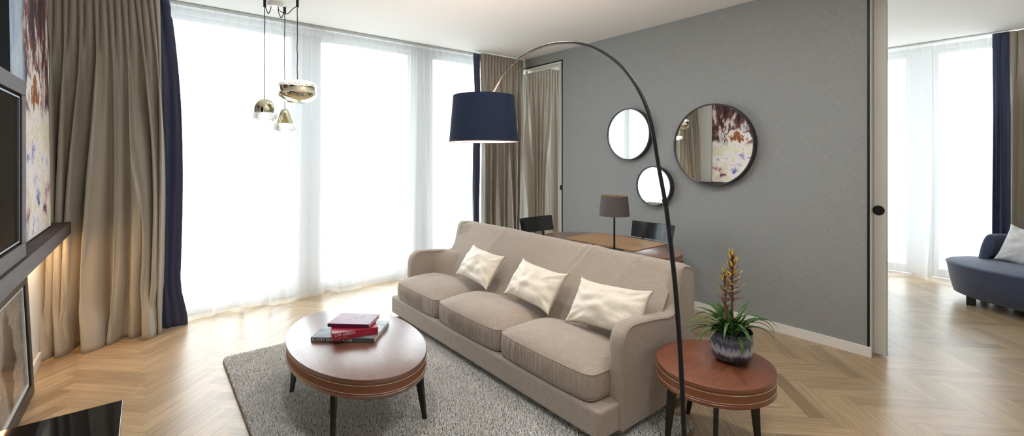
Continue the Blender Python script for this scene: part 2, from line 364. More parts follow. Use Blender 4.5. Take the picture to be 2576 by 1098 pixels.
def origin(o):
    v = Vector((0, 0, 0))
    while o is not None: v += o.location; o = o.parent
    return v
def obj(name, g, mats, parent=None, smooth=None, bevel=None, solid=None, kind=None, uv=None, sub=0, seg=3):
    me = bpy.data.meshes.new(name); off = origin(parent) if parent else Vector((0, 0, 0))
    me.from_pydata([(x-off.x, y-off.y, z-off.z) for x, y, z in g.v], [], g.f)
    if not isinstance(mats, (list, tuple)): mats = [mats]
    for m_ in mats: me.materials.append(m_)
    me.polygons.foreach_set('material_index', g.m)
    bm = bmesh.new(); bm.from_mesh(me); bmesh.ops.recalc_face_normals(bm, faces=bm.faces); bm.to_mesh(me); bm.free()
    if uv:
        l = me.uv_layers.new(name='UVMap')
        for lp in me.loops: l.data[lp.index].uv = uv(me.vertices[lp.vertex_index].co+off)
    if smooth is not False:
        me.shade_smooth()
        if smooth is None:
            try: me.set_sharp_from_angle(angle=math.radians(38))
            except Exception: pass
    o = bpy.data.objects.new(name, me); COL.objects.link(o)
    if parent: o.parent = parent
    if bevel:
        b = o.modifiers.new('bevel', 'BEVEL'); b.width = bevel; b.segments = seg; b.limit_method = 'ANGLE'; b.angle_limit = math.radians(40)
    if solid:
        b = o.modifiers.new('solid', 'SOLIDIFY'); b.thickness = solid; b.offset = 0
    if sub:
        b = o.modifiers.new('sub', 'SUBSURF'); b.levels = sub; b.render_levels = sub
    if kind: o['kind'] = kind
    return o
def thing(name, label, cat, loc=(0, 0, 0), group=None):
    o = bpy.data.objects.new(name, None); COL.objects.link(o); o.location = loc; o.empty_display_size = .1
    o['label'] = label; o['category'] = cat
    if group: o['group'] = group
    return o
def tag(o, label, cat, group=None):
    o['label'] = label; o['category'] = cat
    if group: o['group'] = group
    return o
def struct(name, g, m_, parent=None, **k):
    return obj(name, g, m_, parent, kind=None if parent else 'structure', **k)
def lettering(name, text, size, mtx, m_, parent, shear=0, spacing=1.0, depth=.0004, align='LEFT', sx=1.0):
    c = bpy.data.curves.new(name, 'FONT'); c.body = text; c.size = size; c.extrude = depth; c.shear = shear; c.space_character = spacing; c.align_x = align
    t = bpy.data.objects.new(name, c); COL.objects.link(t)
    dg = bpy.context.evaluated_depsgraph_get(); me = bpy.data.meshes.new_from_object(t.evaluated_get(dg))
    COL.objects.unlink(t); bpy.data.objects.remove(t)
    me.name = name
    off = origin(parent)
    me.transform(Matrix.Translation(-off) @ mtx @ Matrix.Scale(sx, 4, (1, 0, 0))); me.materials.clear(); me.materials.append(m_)
    o = bpy.data.objects.new(name, me); COL.objects.link(o); o.parent = parent
    return o
def lerp(a, b, t): return a+(b-a)*t
def sst(a, b, x):
    t = min(1, max(0, (x-a)/(b-a))); return t*t*(3-2*t)
def catmull(pts, n=8):
    P = [Vector(p) for p in pts]; P = [P[0]*2-P[1]]+P+[P[-1]*2-P[-2]]; out = []
    for i in range(1, len(P)-2):
        for k in range(n):
            t = k/n; a, b, c, d = P[i-1], P[i], P[i+1], P[i+2]
            out.append(.5*((2*b)+(-a+c)*t+(2*a-5*b+4*c-d)*t*t+(-a+3*b-3*c+d)*t**3))
    out.append(P[-2]); return out

# ================================================================ ROOM
CZ = 2.72; XL = -.58; XG = 3.95; YF = 4.98; XB = 7.20; YB = -1.7
def herringbone():
    w, Lk = .0835, .501; rnd = random.Random(4); vs = []; fs = []; uvs = []; tones = []
    q = .0004; r2 = math.sqrt(.5)
    for j in range(-8, 16):
        for k in range(-30, 75):
            ox, oy = k*w+j*Lk, k*w-j*Lk
            for hv in (0, 1):
                if hv == 0: a0, a1, b0, b1 = ox, ox+Lk, oy, oy+w
                else: a0, a1, b0, b1 = ox+Lk, ox+Lk+w, oy+w-Lk, oy+w
                cs = [(a0+q, b0+q), (a1-q, b0+q), (a1-q, b1-q), (a0+q, b1-q)]
                pts = [((a-b)*r2, (a+b)*r2) for a, b in cs]
                cx = sum(p[0] for p in pts)/4; cy = sum(p[1] for p in pts)/4
                if cx < XL-.4 or cx > XB+.4 or cy < YB-.4 or cy > YF+.5: continue
                o = len(vs); vs += [(x, y, 0) for x, y in pts]; fs.append((o, o+1, o+2, o+3))
                ru, rv = rnd.random()*50, rnd.random()*50
                for a, b in ((0, 0), (Lk, 0), (Lk, w), (0, w)) if hv == 0 else ((0, 0), (0, w), (Lk, w), (Lk, 0)): uvs.append((a+ru, b+rv))
                tones.append(rnd.random())
    me = bpy.data.meshes.new('floor'); me.from_pydata(vs, [], fs); l = me.uv_layers.new(name='plank')
    for i, u in enumerate(uvs): l.data[i].uv = u
    at = me.attributes.new('tone', 'FLOAT', 'FACE'); at.data.foreach_set('value', tones)
    me.materials.append(M['floor'])
    bm = bmesh.new(); bm.from_mesh(me)
    for co, no in (((XL, 0, 0), (-1, 0, 0)), ((XB, 0, 0), (1, 0, 0)), ((0, YB, 0), (0, -1, 0)), ((0, YF+.05, 0), (0, 1, 0))):
        bmesh.ops.bisect_plane(bm, geom=bm.verts[:]+bm.edges[:]+bm.faces[:], plane_co=co, plane_no=no, clear_outer=True)
    bm.to_mesh(me); bm.free()
    o = bpy.data.objects.new('floor', me); COL.objects.link(o); o['kind'] = 'structure'
    g = G().box(XL, XB, YB, YF+.05, -.12, -.0008)
    s = obj('subfloor', g, simple('dark_joint', (.05, .035, .02), .9), o); return o
herringbone()
struct('ceiling', G().box(XL-.1, XB+.1, YB-.1, YF+.3, CZ, CZ+.12), M['ceiling'])
struct('wall_left', G().box(XL-.12, XL, YB, YF+.05, -.12, CZ), M['white'])
struct('wall_back', G().box(XL-.12, XB+.1, YB-.12, YB, -.12, CZ), M['white'])
struct('baseboard_left', G().box(XL, XL+.014, YB, 4.9, 0, .07), M['trim'], bevel=.002)
# grey wall with door pocket
g = G().box(XG, XG+.05, .90, 3.91, 0, CZ).box(XG, XG+.05, YB, .90, 2.60, CZ).box(XG, XG+.05, 3.91, 4.92, 2.606, CZ)
struct('wall_right', g, M['greywall'])
g = G().box(XG+.11, XG+.16, .90, 3.91, 0, CZ).box(XG+.11, XG+.16, YB, .90, 2.60, CZ).box(XG+.11, XG+.16, 3.91, 4.92, 2.606, CZ)
struct('wall_bedroom', g, M['white'])
struct('baseboard_right', G().box(XG-.016, XG, .878, 3.90, 0, .072), M['trim'], bevel=.002)
# door frames: black edging and white jamb
g = G().box(XG-.004, XG+.002, .890, .904, .072, 2.60)
struct('trim_1', g, M['black'])
struct('trim_2', G().box(XG+.002, XG+.05, .886, .90, .0, 2.60), M['trim'])
struct('trim_3', G().box(XG-.004, XG+.002, 3.906, 3.922, 0, 2.606).box(XG-.004, XG+.002, 3.906, 4.80, 2.592, 2.606), M['black'])
struct('trim_4', G().box(XG+.002, XG+.16, 3.912, 4.90, 2.572, 2.604).box(XG+.056, XG+.063, 3.99, 4.90, 2.545, 2.572), M['trim'])
# sliding doors
def slider(name, y0, y1, hy, zt):
    d = struct(name, G().box(4.022, 4.058, y0, y1, .012, zt), M['door'], bevel=.002)
    g = G(); n = 36
    g.lathe([(.0, 0), (.031, 0), (.034, .002), (.034, .004), (.029, .004), (.028, .0015), (0, .0015)], n=n)
    g.xf(Matrix.Translation((4.0215, hy, 1.03)) @ Matrix.Rotation(-math.pi/2, 4, 'Y'))
    obj('door_pull', g, M['black'], d); return d
slider('door_1', .812, 1.95, .856, 2.59)
slider('door_2', 2.85, 4.035, 3.992, 2.60)
# window wall: solid pieces, frames and panes
struct('wall_front', G().box(XL-.1, XB, 4.90, 5.10, 2.665, CZ).box(1.175, 1.36, 4.93, 5.10, 0, 2.665).box(2.45, 2.68, 4.93, 5.10, 0, 2.665).box(3.90, 4.40, 4.93, 5.1, 0, 2.665)
       .box(XL-.1, -.30, 4.93, 5.10, 0, 2.665).box(4.95, XB+.2, 4.93, 5.1, 0, 2.665), M['frame'])  # hidden end pieces made solid to cut stray light into both rooms
def window(n, a0, a1, along='x', c=4.98, mid=None):
    g = G(); fw_ = .055; z0, z1 = 0.0, 2.665
    def bx(g_, p0, p1, q0, q1, za, zb):
        return g_.box(p0, p1, q0, q1, za, zb) if along == 'x' else g_.box(q0, q1, p0, p1, za, zb)
    bx(g, a0, a0+fw_, c-.04, c+.04, z0, z1); bx(g, a1-fw_, a1, c-.04, c+.04, z0, z1)
    bx(g, a0+fw_, a1-fw_, c-.04, c+.04, z0, .10); bx(g, a0+fw_, a1-fw_, c-.04, c+.04, 2.62, z1)
    o = struct('window_%d' % n, g, M['frame'], bevel=.004)
    g = G(); bx(g, a0+fw_, a1-fw_, c-.004, c+.004, .10, 2.62); obj('pane', g, M['glass'], o, smooth=False)
    return o
window(1, -.30, 1.175); window(2, 1.36, 2.45); window(3, 2.68, 3.90); window(4, 4.40, 4.95)
struct('wall_far_right', G().box(XB, XB+.15, YB, 5.0, 2.665, CZ).box(XB, XB+.15, 1.03, 1.22, 0, 2.665).box(XB, XB+.15, 3.0, 3.2, 0, 2.665).box(XB, XB+.15, YB, -1.1, 0, 2.665).box(XB, XB+.15, 4.86, 4.93, 0, 2.665), M['frame'])
window(5, -1.1, 1.03, 'y', XB+.06); window(6, 1.22, 3.0, 'y', XB+.06); window(7, 3.2, 4.86, 'y', XB+.06)
# balcony ledge beyond the panes
struct('ground', G().box(-8, 16, 5.1, 30, -9.2, -9), simple('far_ground', (.35, .36, .34), .9))

# ================================================================ CURTAINS
def curtain(name, A, B, nrm, zt, zb, nf, at_, ab, seed, mats, parent=None, pleats=None, su=14, nz=46, hem=.012, solid=None, heading=.085, drift=(0, 0), bulge=0, flare=0., off=0.):
    """A,B 2-D ends; nf folds; at_/ab fold depth at top/bottom"""
    rnd = random.Random(seed); A = Vector(A); B = Vector(B); Ln = (B-A).length; d = (B-A)/Ln; nrm = Vector(nrm)
    ph = [rnd.uniform(-1, 1) for _ in range(12)]; am = [rnd.uniform(.5, 1.45) for _ in range(int(nf)+3)]
    nu = int(nf*su); P = []; zs = [0, heading*.5, heading, heading*1.25]+[heading*1.25+(1-heading*1.25)*((k+1)/nz)**1.0 for k in range(nz)]
    H_ = zt-zb
    for i in range(nu+1):
        s = i/nu; row = []
        warp = sum(ph[k]*math.sin((k+1)*2.1*s*math.pi+ph[k+4]*5)*.95/(k+1) for k in range(4))
        fi = s*nf; amp = lerp(am[int(fi)], am[int(fi)+1], fi-int(fi))
        for k, t in enumerate(zs):
            tt = t if k > 3 else t
            z = zt-H_*t
            a = 2*math.pi*(s*nf+warp*sst(0, .8, t)*1.0)
            w = sst(heading, .35, t)
            low = math.sin(a+ph[5]*2*t)+.32*math.sin(2*a+ph[6]*4+t*1.3)+.12*math.sin(3.1*a+ph[7]*6)
            top = (abs(math.sin(a*1.0))**.45)*2-1.2
            f = lerp(top*at_, low*amp*lerp(at_*1.6, ab, sst(.05, 1, t)), w)
            lat = math.cos(a)*lerp(.1, .62, w)*amp*lerp(at_, ab, t)*(1 if w > 0 else .2)
            lat += (drift[0]*(1-t)+drift[1]*t)*s
            if k == 2: f *= .55; lat *= 1.3
            if bulge: lat += bulge*math.sin(math.pi*t**.8)*s
            zz = z
            low_ = sst(.80, 1, t)
            if low_ > 0: # the hem pools a little on the floor and creases just above it
                f += low_*low_*ab*(.55+.5*math.sin(a*.5+ph[9]*4)); lat += low_*low_*(flare*s+.35*ab*math.sin(a*.5+ph[8]*5))
                f += .010*math.sin(math.pi*low_)*noise.noise((s*nf*2.3+seed, t*26, 0)); lat += .008*math.sin(math.pi*low_)*noise.noise((s*nf*2+seed, t*22, 4))
            tp_ = 1-.75*sst(.94, 1, s) if nf > 2 else 1
            p = A+d*(s*Ln+lat*tp_)+nrm*(f*tp_+off*sst(.2, 1, t))
            row.append((p.x, p.y, zz))
        P.append(row)
    g = G(); nv = len(zs); vs = [p for r in P for p in r]
    fs = []; mi = []
    for i in range(nu):
        for j in range(nv-1):
            fs.append((i*nv+j, (i+1)*nv+j, (i+1)*nv+j+1, i*nv+j+1)); mi.append(1 if j < 2 and len(mats) > 1 else 0)
    g.v = vs; g.f = fs; g.m = mi
    return obj(name, g, mats, parent, smooth=True, solid=solid)
# sheers
def sheer(label, A, B, nrm, npl, nbroad, seed, mats, zt=2.712, zb=.003, at_=.010, ab=.05, edge=None):
    """pinch-pleated voile: tight triangular pleats in the heading tape, fine folds below that melt into broad folds at the hem"""
    rnd = random.Random(seed); A = Vector(A); B = Vector(B); Ln = (B-A).length; d = (B-A)/Ln; nrm = Vector(nrm)
    ph = [rnd.uniform(0, 6.28) for _ in range(14)]; am = [rnd.uniform(.35, 1.3) for _ in range(npl+3)]; sh = [rnd.uniform(-1, 1) for _ in range(npl+3)]
    per = 20; nu = npl*per; ts = [0, .012, .022, .031, .034, .045, .07, .11, .16]+[.16+.825*((k+1)/30) for k in range(30)]+[1.0]
    P = []
    for i in range(nu+1):
        s_ = i/nu; q = s_*npl; k0 = int(q); fr = q-k0; c = min(k0, npl); row = []
        for t in ts:
            zz = zt-(zt-zb)*t
            # pinch: narrow bump in the middle of every pleat period, tightest at the tape's lower edge
            wdt = lerp(.10, .045, sst(0, .031, t)) if t < .033 else lerp(.05, .30, sst(.033, .35, t))
            pin = math.exp(-((fr-.5)/wdt)**2)
            f = -at_*pin*(1.5 if t < .033 else lerp(1.6, .7, sst(.033, .5, t))*am[c])
            f -= .004*math.sin(math.pi*fr)*(1-sst(0, .05, t))
            lat = .16*(Ln/npl)*math.sin(2*math.pi*fr)*sst(.02, .034, t)*(1-sst(.25, .8, t))
            w = sst(.08, .9, t); bph = 2*math.pi*nbroad*(s_+.10*math.sin(2*math.pi*s_*1.3+ph[0])+.03*t*math.sin(7*s_+ph[1]))
            f += w*ab*(math.sin(bph)*(.6+.5*math.sin(3.1*s_*6.28+ph[2]))+.35*math.sin(2.3*bph+ph[3])+.12*math.sin(5.1*bph+ph[4]))
            lat += w*ab*(.85*math.cos(bph)+.3*math.cos(2.3*bph+ph[3]))
            if t > .95: f += (t-.95)/.05*ab*.5*math.sin(bph*.7+ph[5])
            p = A+d*(s_*Ln+lat)+nrm*f; row.append((p.x, p.y, zz))
        P.append(row)
    g = G(); nv = len(ts); g.v = [p for r in P for p in r]
    for i in range(nu):
        for j in range(nv-1): g.f.append((i*nv+j, (i+1)*nv+j, (i+1)*nv+j+1, i*nv+j+1)); g.m.append(1 if (j < 3 or j == nv-2) else 0)
    o = obj('sheer_curtain', g, mats, None, smooth=True); tag(o, label, 'sheer curtain'); return o
SH = [M['sheer'], M['heading']]
sheer('white sheer curtain left of the overlap seam, beside the tall left drape', (-.50, 4.775), (1.42, 4.775), (0, -1), 21, 5, 3, SH)
sheer('white sheer curtain right of the overlap seam, running behind the sofa', (1.38, 4.815), (3.72, 4.815), (0, -1), 27, 7, 8, SH, ab=.042)
sheer('white sheer curtain behind the navy loveseat in the next room', (6.93, .40), (6.93, 4.4), (-1, 0), 38, 9, 12, [M['sheer_b'], M['heading_b']], ab=.06)
# heavy drapes: each a taupe cloth with a navy leading edge
def drape(label, loc, taupe, navy):
    t = thing('window_drape', label, 'curtain', loc)
    curtain('taupe_cloth', parent=t, mats=[M['taupe']], solid=.004, **taupe)
    curtain('navy_edge', parent=t, mats=[M['navy']], solid=.004, **navy)
    return t
drape('floor-length taupe satin drape with navy edge beside the wall shelf', (-.2, 4.6, 0),
      dict(A=(-.565, 4.60), B=(.075, 4.62), nrm=(0, -1), zt=2.71, zb=.0012, nf=8, at_=.026, ab=.074, seed=31, su=26, nz=64, heading=.05, drift=(0, .02), bulge=.045, off=.03),
      dict(flare=.06, A=(.03, 4.665), B=(.168, 4.665), nrm=(0, -1), zt=2.71, zb=.0012, nf=1, at_=.008, ab=.010, seed=5, su=26, heading=.05, drift=(-.03, .03), bulge=.06))
drape('taupe satin drape with navy edge behind the navy arc lamp shade', (3.5, 4.6, 0),
      dict(A=(3.24, 4.62), B=(3.93, 4.62), nrm=(0, -1), zt=2.71, zb=.0012, nf=7, at_=.026, ab=.06, seed=44, su=26, heading=.05),
      dict(A=(3.14, 4.64), B=(3.25, 4.66), nrm=(0, -1), zt=2.70, zb=.0012, nf=1, at_=.012, ab=.02, seed=6, su=26, heading=.05, drift=(0, -.03)))
drape('taupe satin drape seen through the narrow open doorway behind the desk', (4.4, 4.6, 0),
      dict(A=(3.985, 4.64), B=(4.72, 4.62), nrm=(0, -1), zt=2.66, zb=.0012, nf=7, at_=.022, ab=.045, seed=52, su=26, heading=.05),
      dict(A=(4.71, 4.63), B=(4.82, 4.65), nrm=(0, -1), zt=2.66, zb=.0012, nf=1, at_=.012, ab=.02, seed=7, su=26, heading=.05))
drape('taupe satin drape with navy edge behind the navy loveseat', (6.85, 0, 0),
      dict(A=(6.90, .41), B=(6.90, -.75), nrm=(-1, 0), zt=2.70, zb=.0012, nf=9, at_=.022, ab=.045, seed=63, su=24, heading=.05),
      dict(A=(6.88, .52), B=(6.88, .40), nrm=(-1, 0), zt=2.70, zb=.0012, nf=1, at_=.008, ab=.01, seed=9, su=26, heading=.05, drift=(0, .0)))
M['track'] = simple('curtain_track_grey', (.42, .42, .40), .5)
struct('trim_5', G().box(XL, 3.93, 4.700, 4.712, 2.7125, 2.7195).box(XL, 3.93, 4.722, 4.80, 2.7125, 2.7195), M['track'])
struct('trim_6', G().box(6.88, 6.98, YB+.1, 4.6, 2.7125, 2.7195), M['track'])
struct('trim_8', G().box(4.12, 6.8, 4.60, 4.80, 2.7125, 2.7195), M['track'])

# ================================================================ LEFT WALL: shelf, television, art
t = tag(obj('wall_shelf', G().box(XL, -.427, 1.2, 4.52, .858, .942), M['shelf_wood'], bevel=.002), 'long dark wooden wall shelf under the television and painting', 'shelf')
obj('light_strip', G().box(XL+.01, XL+.03, 3.2, 4.45, .850, .858), M['led'], t)
l = area_light('shelf_glow', (XL+.07, 4.22, .846), (0, 0, 0), .03, .4, .42, (1, .62, .32)); l.parent = None
# painting: bottom face at X=-.500, leans 2 cm over 1.6 m
def leaning(x, z0, tan): return lambda z: x-(z-z0)*tan
def slab(g, y0, y1, z0, z1, xf, d0, d1, mi=0):
    """box whose x follows the lean; d0..d1 measured outward from xf"""
    vs = []
    for z in (z0, z1):
        for y in (y0, y1):
            for d in (d0, d1): vs.append((xf(z)+d, y, z))
    g.add(vs, [(0, 2, 3, 1), (4, 5, 7, 6), (0, 1, 5, 4), (2, 6, 7, 3), (0, 4, 6, 2), (1, 3, 7, 5)], mi); return g
xf = leaning(-.500, .942, .013)
t = thing('abstract_painting', 'large multicoloured abstract painting with dark edges leaning on the shelf', 'painting', (-.52, 3.6, .942))
obj('stretcher', slab(G(), 2.85, 4.27, .943, 2.62, xf, -.03, -.002), M['black'], t)
obj('canvas', slab(G(), 2.86, 4.262, .952, 2.61, xf, -.002, .0), M['painting'], t, smooth=False, uv=lambda p: ((p.y-2.86)/1.4, (p.z-.95)/1.66))
xf = leaning(-.474, .942, .012)
t = thing('black_panel', 'tall plain black panel with grey edge leaning behind the television', 'panel', (-.48, 2.4, .942))
obj('board', slab(G(), 1.5, 3.025, .943, 2.62, xf, -.018, 0), simple('matt_black', (.006, .006, .008), .9, spec=.05), t)
obj('edge_strip', slab(G(), 3.025, 3.03, .943, 2.62, xf, -.018, 0), simple('grey_edge', (.32, .34, .36), .4), t)
xf = leaning(-.440, .942, .0)
t = thing('television', 'flat television in a wide dark wood frame on the wall shelf', 'television', (-.45, 2.4, .942))
g = G(); Y0, Y1, Z0, Z1, fr = 1.65, 3.06, .943, 1.755, .085
slab(g, Y0, Y1, Z0, Z0+fr*.8, xf, -.028, 0); slab(g, Y0, Y1, Z1-fr*.8, Z1, xf, -.028, 0); slab(g, Y0, Y0+fr, Z0+fr*.8, Z1-fr*.8, xf, -.028, 0); slab(g, Y1-fr, Y1, Z0+fr*.8, Z1-fr*.8, xf, -.028, 0)
obj('wood_frame', g, M['shelf_wood'], t, bevel=.003)
g = G(); b_ = .007; ya, yb, za, zb = Y0+fr+.004, Y1-fr-.016, Z0+fr*.8+.012, Z1-fr*.8-.012
slab(g, ya, yb, za, za+b_, xf, -.02, -.006); slab(g, ya, yb, zb-b_, zb, xf, -.02, -.006); slab(g, ya, ya+b_, za+b_, zb-b_, xf, -.02, -.006); slab(g, yb-b_, yb, za+b_, zb-b_, xf, -.02, -.006)
obj('bezel', g, M['silver'], t)
g = G(); slab(g, Y0+fr, Y1-fr, Z0+fr*.8, Z1-fr*.8, xf, -.026, -.012); obj('screen', g, M['screen'], t, smooth=False)
# framed print on the floor
xf = leaning(-.531, 0, .042)
t = thing('framed_print', 'black framed print of a dark figure leaning on the floor under the shelf', 'picture', (-.54, 3.3, 0))
g = G(); Y0, Y1, Z0, Z1, fr = 2.72, 3.885, 0.003, .732, .068
for a in ((Y0, Y1, Z0, Z0+fr), (Y0, Y1, Z1-fr, Z1), (Y0, Y0+fr, Z0+fr, Z1-fr), (Y1-fr, Y1, Z0+fr, Z1-fr)): slab(g, *a, xf, -.016, .008)
obj('frame', g, M['blackwood'], t, bevel=.004)
g = G(); w_ = .018; ya, yb, za, zb = Y0+fr, Y1-fr, Z0+fr, Z1-fr
for a in ((ya, yb, za, za+w_), (ya, yb, zb-w_, zb), (ya, ya+w_, za+w_, zb-w_), (yb-w_, yb, za+w_, zb-w_)): slab(g, *a, xf, -.014, -.003)
obj('inner_slip', g, simple('slip_white', (.6, .6, .6), .5), t)
obj('print', slab(G(), ya+.01, yb-.01, za+.01, zb-.01, xf, -.013, -.008), M['photo'], t, smooth=False, uv=lambda p: ((p.y-2.78)/1.05, (p.z-.06)/.69))
# black gloss console
t = thing('media_console', 'low black gloss console below the television, near the camera', 'console', (-.33, 1.3, 0))
obj('body', G().box(XL+.016, -.078, .35, 2.335, .02, .436), M['blackgloss'], t, bevel=.003)
obj('top_panel', G().box(XL+.002, -.075, .34, 2.34, .437, .45), M['blackgloss'], t, bevel=.002)
obj('plinth', G().box(XL+.03, -.12, .40, 2.28, 0, .02), M['black'], t)

# ================================================================ RUG
def rug():
    x0, x1, y0, y1 = .40, 2.21, 1.21, 3.68
    t = thing('shag_rug', 'grey shag pile rug under the sofa and coffee table', 'rug', ((x0+x1)/2, (y0+y1)/2, 0))
    rr = np.random.RandomState(7)
    # backing with rounded corners
    r = .05; poly = []
    for cx, cy, a0 in ((x1-r, y1-r, 0), (x0+r, y1-r, 90), (x0+r, y0+r, 180), (x1-r, y0+r, 270)):
        for k in range(7): a = math.radians(a0+k*15); poly.append((cx+r*math.cos(a), cy+r*math.sin(a)))
    obj('backing', G().prism(poly, .001, .012, 'z'), M['rug_edge'], t, bevel=.004)
    sp = .0076; xs = np.arange(x0+.006, x1-.004, sp); ys = np.arange(y0+.006, y1-.004, sp)
    X, Y = np.meshgrid(xs, ys); X = X.ravel(); Y = Y.ravel(); n = len(X)
    X = X+rr.uniform(-.004, .004, n); Y = Y+rr.uniform(-.004, .004, n)
    # keep inside the rounded outline
    dx = np.maximum(np.maximum(x0+r-X, X-(x1-r)), 0); dy = np.maximum(np.maximum(y0+r-Y, Y-(y1-r)), 0)
    k = dx*dx+dy*dy < (r-.004)**2; X, Y = X[k], Y[k]; n = len(X)
    # 2 tufts per site, each a 3 sided bent taper
    X = np.repeat(X, 2); Y = np.repeat(Y, 2); n = len(X)
    az = rr.uniform(0, 2*np.pi, n); lean_ = rr.uniform(.001, .007, n); h = rr.uniform(.015, .0205, n); rad = rr.uniform(.0014, .0023, n)
    bx, by = np.cos(az)*lean_, np.sin(az)*lean_
    lv = []; 
    for q, (tz, k_, rs) in enumerate(((0, 0, 1.0), (.6, .35, 1.1), (1.0, 1.0, .75))):
        for c in range(3):
            a = az+c*2.0944
            lv.append(np.stack([X+bx*k_+np.cos(a)*rad*rs, Y+by*k_+np.sin(a)*rad*rs, .010+tz*h], 1))
    Vv = np.stack(lv, 1).reshape(-1, 3)-np.array([(x0+x1)/2, (y0+y1)/2, 0])
    base = (np.arange(n)*9)[:, None]
    q = []
    for lvl in (0, 1):
        for c in range(3):
            d = (c+1) % 3; q.append([lvl*3+c, lvl*3+d, lvl*3+3+d, lvl*3+3+c])
    quads = (base[:, None, :]+np.array(q)[None]).reshape(-1, 4); tri = (base+np.array([[6, 7, 8]])).reshape(-1, 3)
    me = bpy.data.meshes.new('pile'); me.vertices.add(len(Vv)); me.vertices.foreach_set('co', Vv.ravel())
    loops = np.concatenate([quads.ravel(), tri.ravel()]); me.loops.add(len(loops)); me.loops.foreach_set('vertex_index', loops.astype(np.int32))
    tot = np.concatenate([np.full(len(quads), 4), np.full(len(tri), 3)]); st = np.concatenate([[0], np.cumsum(tot)[:-1]])
    me.polygons.add(len(tot)); me.polygons.foreach_set('loop_start', st.astype(np.int32))
    me.update(calc_edges=True)
    tn = np.clip(rr.normal(.5, .22, n), 0, 1); at = me.attributes.new('tone', 'FLOAT', 'POINT'); at.data.foreach_set('value', np.repeat(tn, 9).astype(np.float32))
    me.shade_smooth(); me.materials.append(M['rug'])
    o = bpy.data.objects.new('pile', me); COL.objects.link(o); o.parent = t; o['kind'] = 'stuff'
rug()

# ================================================================ OVAL TABLES
def ell_pts(cx, cy, rx, ry, z, n=96): return [(cx+rx*math.cos(2*math.pi*i/n), cy+ry*math.sin(2*math.pi*i/n), z) for i in range(n)]
def oval_table(name, label, cat, cx, cy, rx, ry, h, wood_, legs, ap=.092, z0=0., stitch=.008, legw=.05):
    """legs: list of (top xy, foot xy)"""
    t = thing(name, label, cat, (cx, cy, z0))
    def band(prof):
        g = G(); n = 112; k = len(prof); vs = []
        for i in range(n):
            a = 2*math.pi*i/n; ca, sa = math.cos(a), math.sin(a)
            nx, ny = ca/rx, sa/ry; q = math.hypot(nx, ny); nx /= q; ny /= q
            for d, z in prof: vs.append((cx+rx*ca+nx*d, cy+ry*sa+ny*d, z))
        g.add(vs, [(i*k+j, ((i+1) % n)*k+j, ((i+1) % n)*k+j+1, i*k+j+1) for i in range(n) for j in range(k-1)])
        g.f.append(tuple(i*k for i in range(n))); g.m.append(0); g.f.append(tuple(i*k+k-1 for i in range(n))); g.m.append(0)
        return g
    zt = h; a1 = h-ap*.24; a2 = h-ap*.80; zb = h-ap
    obj('table_top', band([(-.003, a1), (-.0005, a1+.002), (0, a1+.004), (0, zt-.004), (-.0012, zt-.0012), (-.004, zt)]), wood_, t)
    obj('leather_band', band([(-.004, a2), (-.002, a2), (-.002, a1), (-.004, a1)]), M['leather_band'], t)
    obj('lower_rim', band([(-.004, zb), (-.001, zb+.002), (0, zb+.004), (0, a2-.003), (-.003, a2)]), wood_, t)
    per = math.pi*(rx+ry); nd = int(per/stitch)
    for zz in (a1-.007, a2+.007):
        g = G()
        for i in range(nd):
            a = 2*math.pi*i/nd; b = 2*math.pi*(i+.72)/nd; dz = .0007
            pa = Vector((cx+(rx-.0015)*math.cos(a), cy+(ry-.0015)*math.sin(a), zz-dz)); pb = Vector((cx+(rx-.0015)*math.cos(b), cy+(ry-.0015)*math.sin(b), zz+dz))
            g.tube([pa, pb], .0011, 4)
        obj('stitching', g, M['stitch'], t)
    for (tx, ty), (fx, fy) in legs:
        d = Vector((fx-cx, fy-cy)).normalized(); p = Vector((-d.y, d.x)); g = G(); vs = []
        for (x, y, z, w1, w2) in ((tx, ty, zb, legw, legw*.45), (fx, fy, z0, legw*.42, legw*.34)):
            for s1, s2 in ((-1, -1), (1, -1), (1, 1), (-1, 1)):
                vs.append((x+d.x*s1*w1/2+p.x*s2*w2/2, y+d.y*s1*w1/2+p.y*s2*w2/2, z))
        g.add(vs, [(0, 1, 2, 3), (7, 6, 5, 4), (0, 4, 5, 1), (1, 5, 6, 2), (2, 6, 7, 3), (3, 7, 4, 0)])
        obj('leg', g, M['blackwood'], t, bevel=.003)
    return t
cx, cy = .899, 2.511
oval_table('coffee_table', 'oval dark wood coffee table with stitched leather band on the rug', 'coffee table', cx, cy, .331, .565, .40, M['table_wood'],
           [((cx+sx*.215, cy+sy*.33), (cx+sx*.238, cy+sy*.372)) for sx in (1, -1) for sy in (1, -1)], z0=.024)
SX, SY = 2.12, 1.08
oval_table('side_table', 'round reddish wood side table with stitched leather band beside the sofa arm', 'side table', SX, SY, .272, .263, .42, M['side_wood'],
           [((2.27, 1.24), (2.30, 1.32)), ((1.99, 1.215), (1.97, 1.24)), ((1.965, .99), (1.93, .98)), ((2.25, .955), (2.285, .945))], ap=.088)
DX, DY = 2.946, 2.41
oval_table('desk', 'oval wooden desk with a brown leather apron behind the sofa', 'desk', DX, DY, .405, .648, .70, M['desk_wood'],
           [((DX+sx*.26, DY+sy*.40), (DX+sx*.30, DY+sy*.46)) for sx in (1, -1) for sy in (1, -1)], ap=.11, legw=.06)

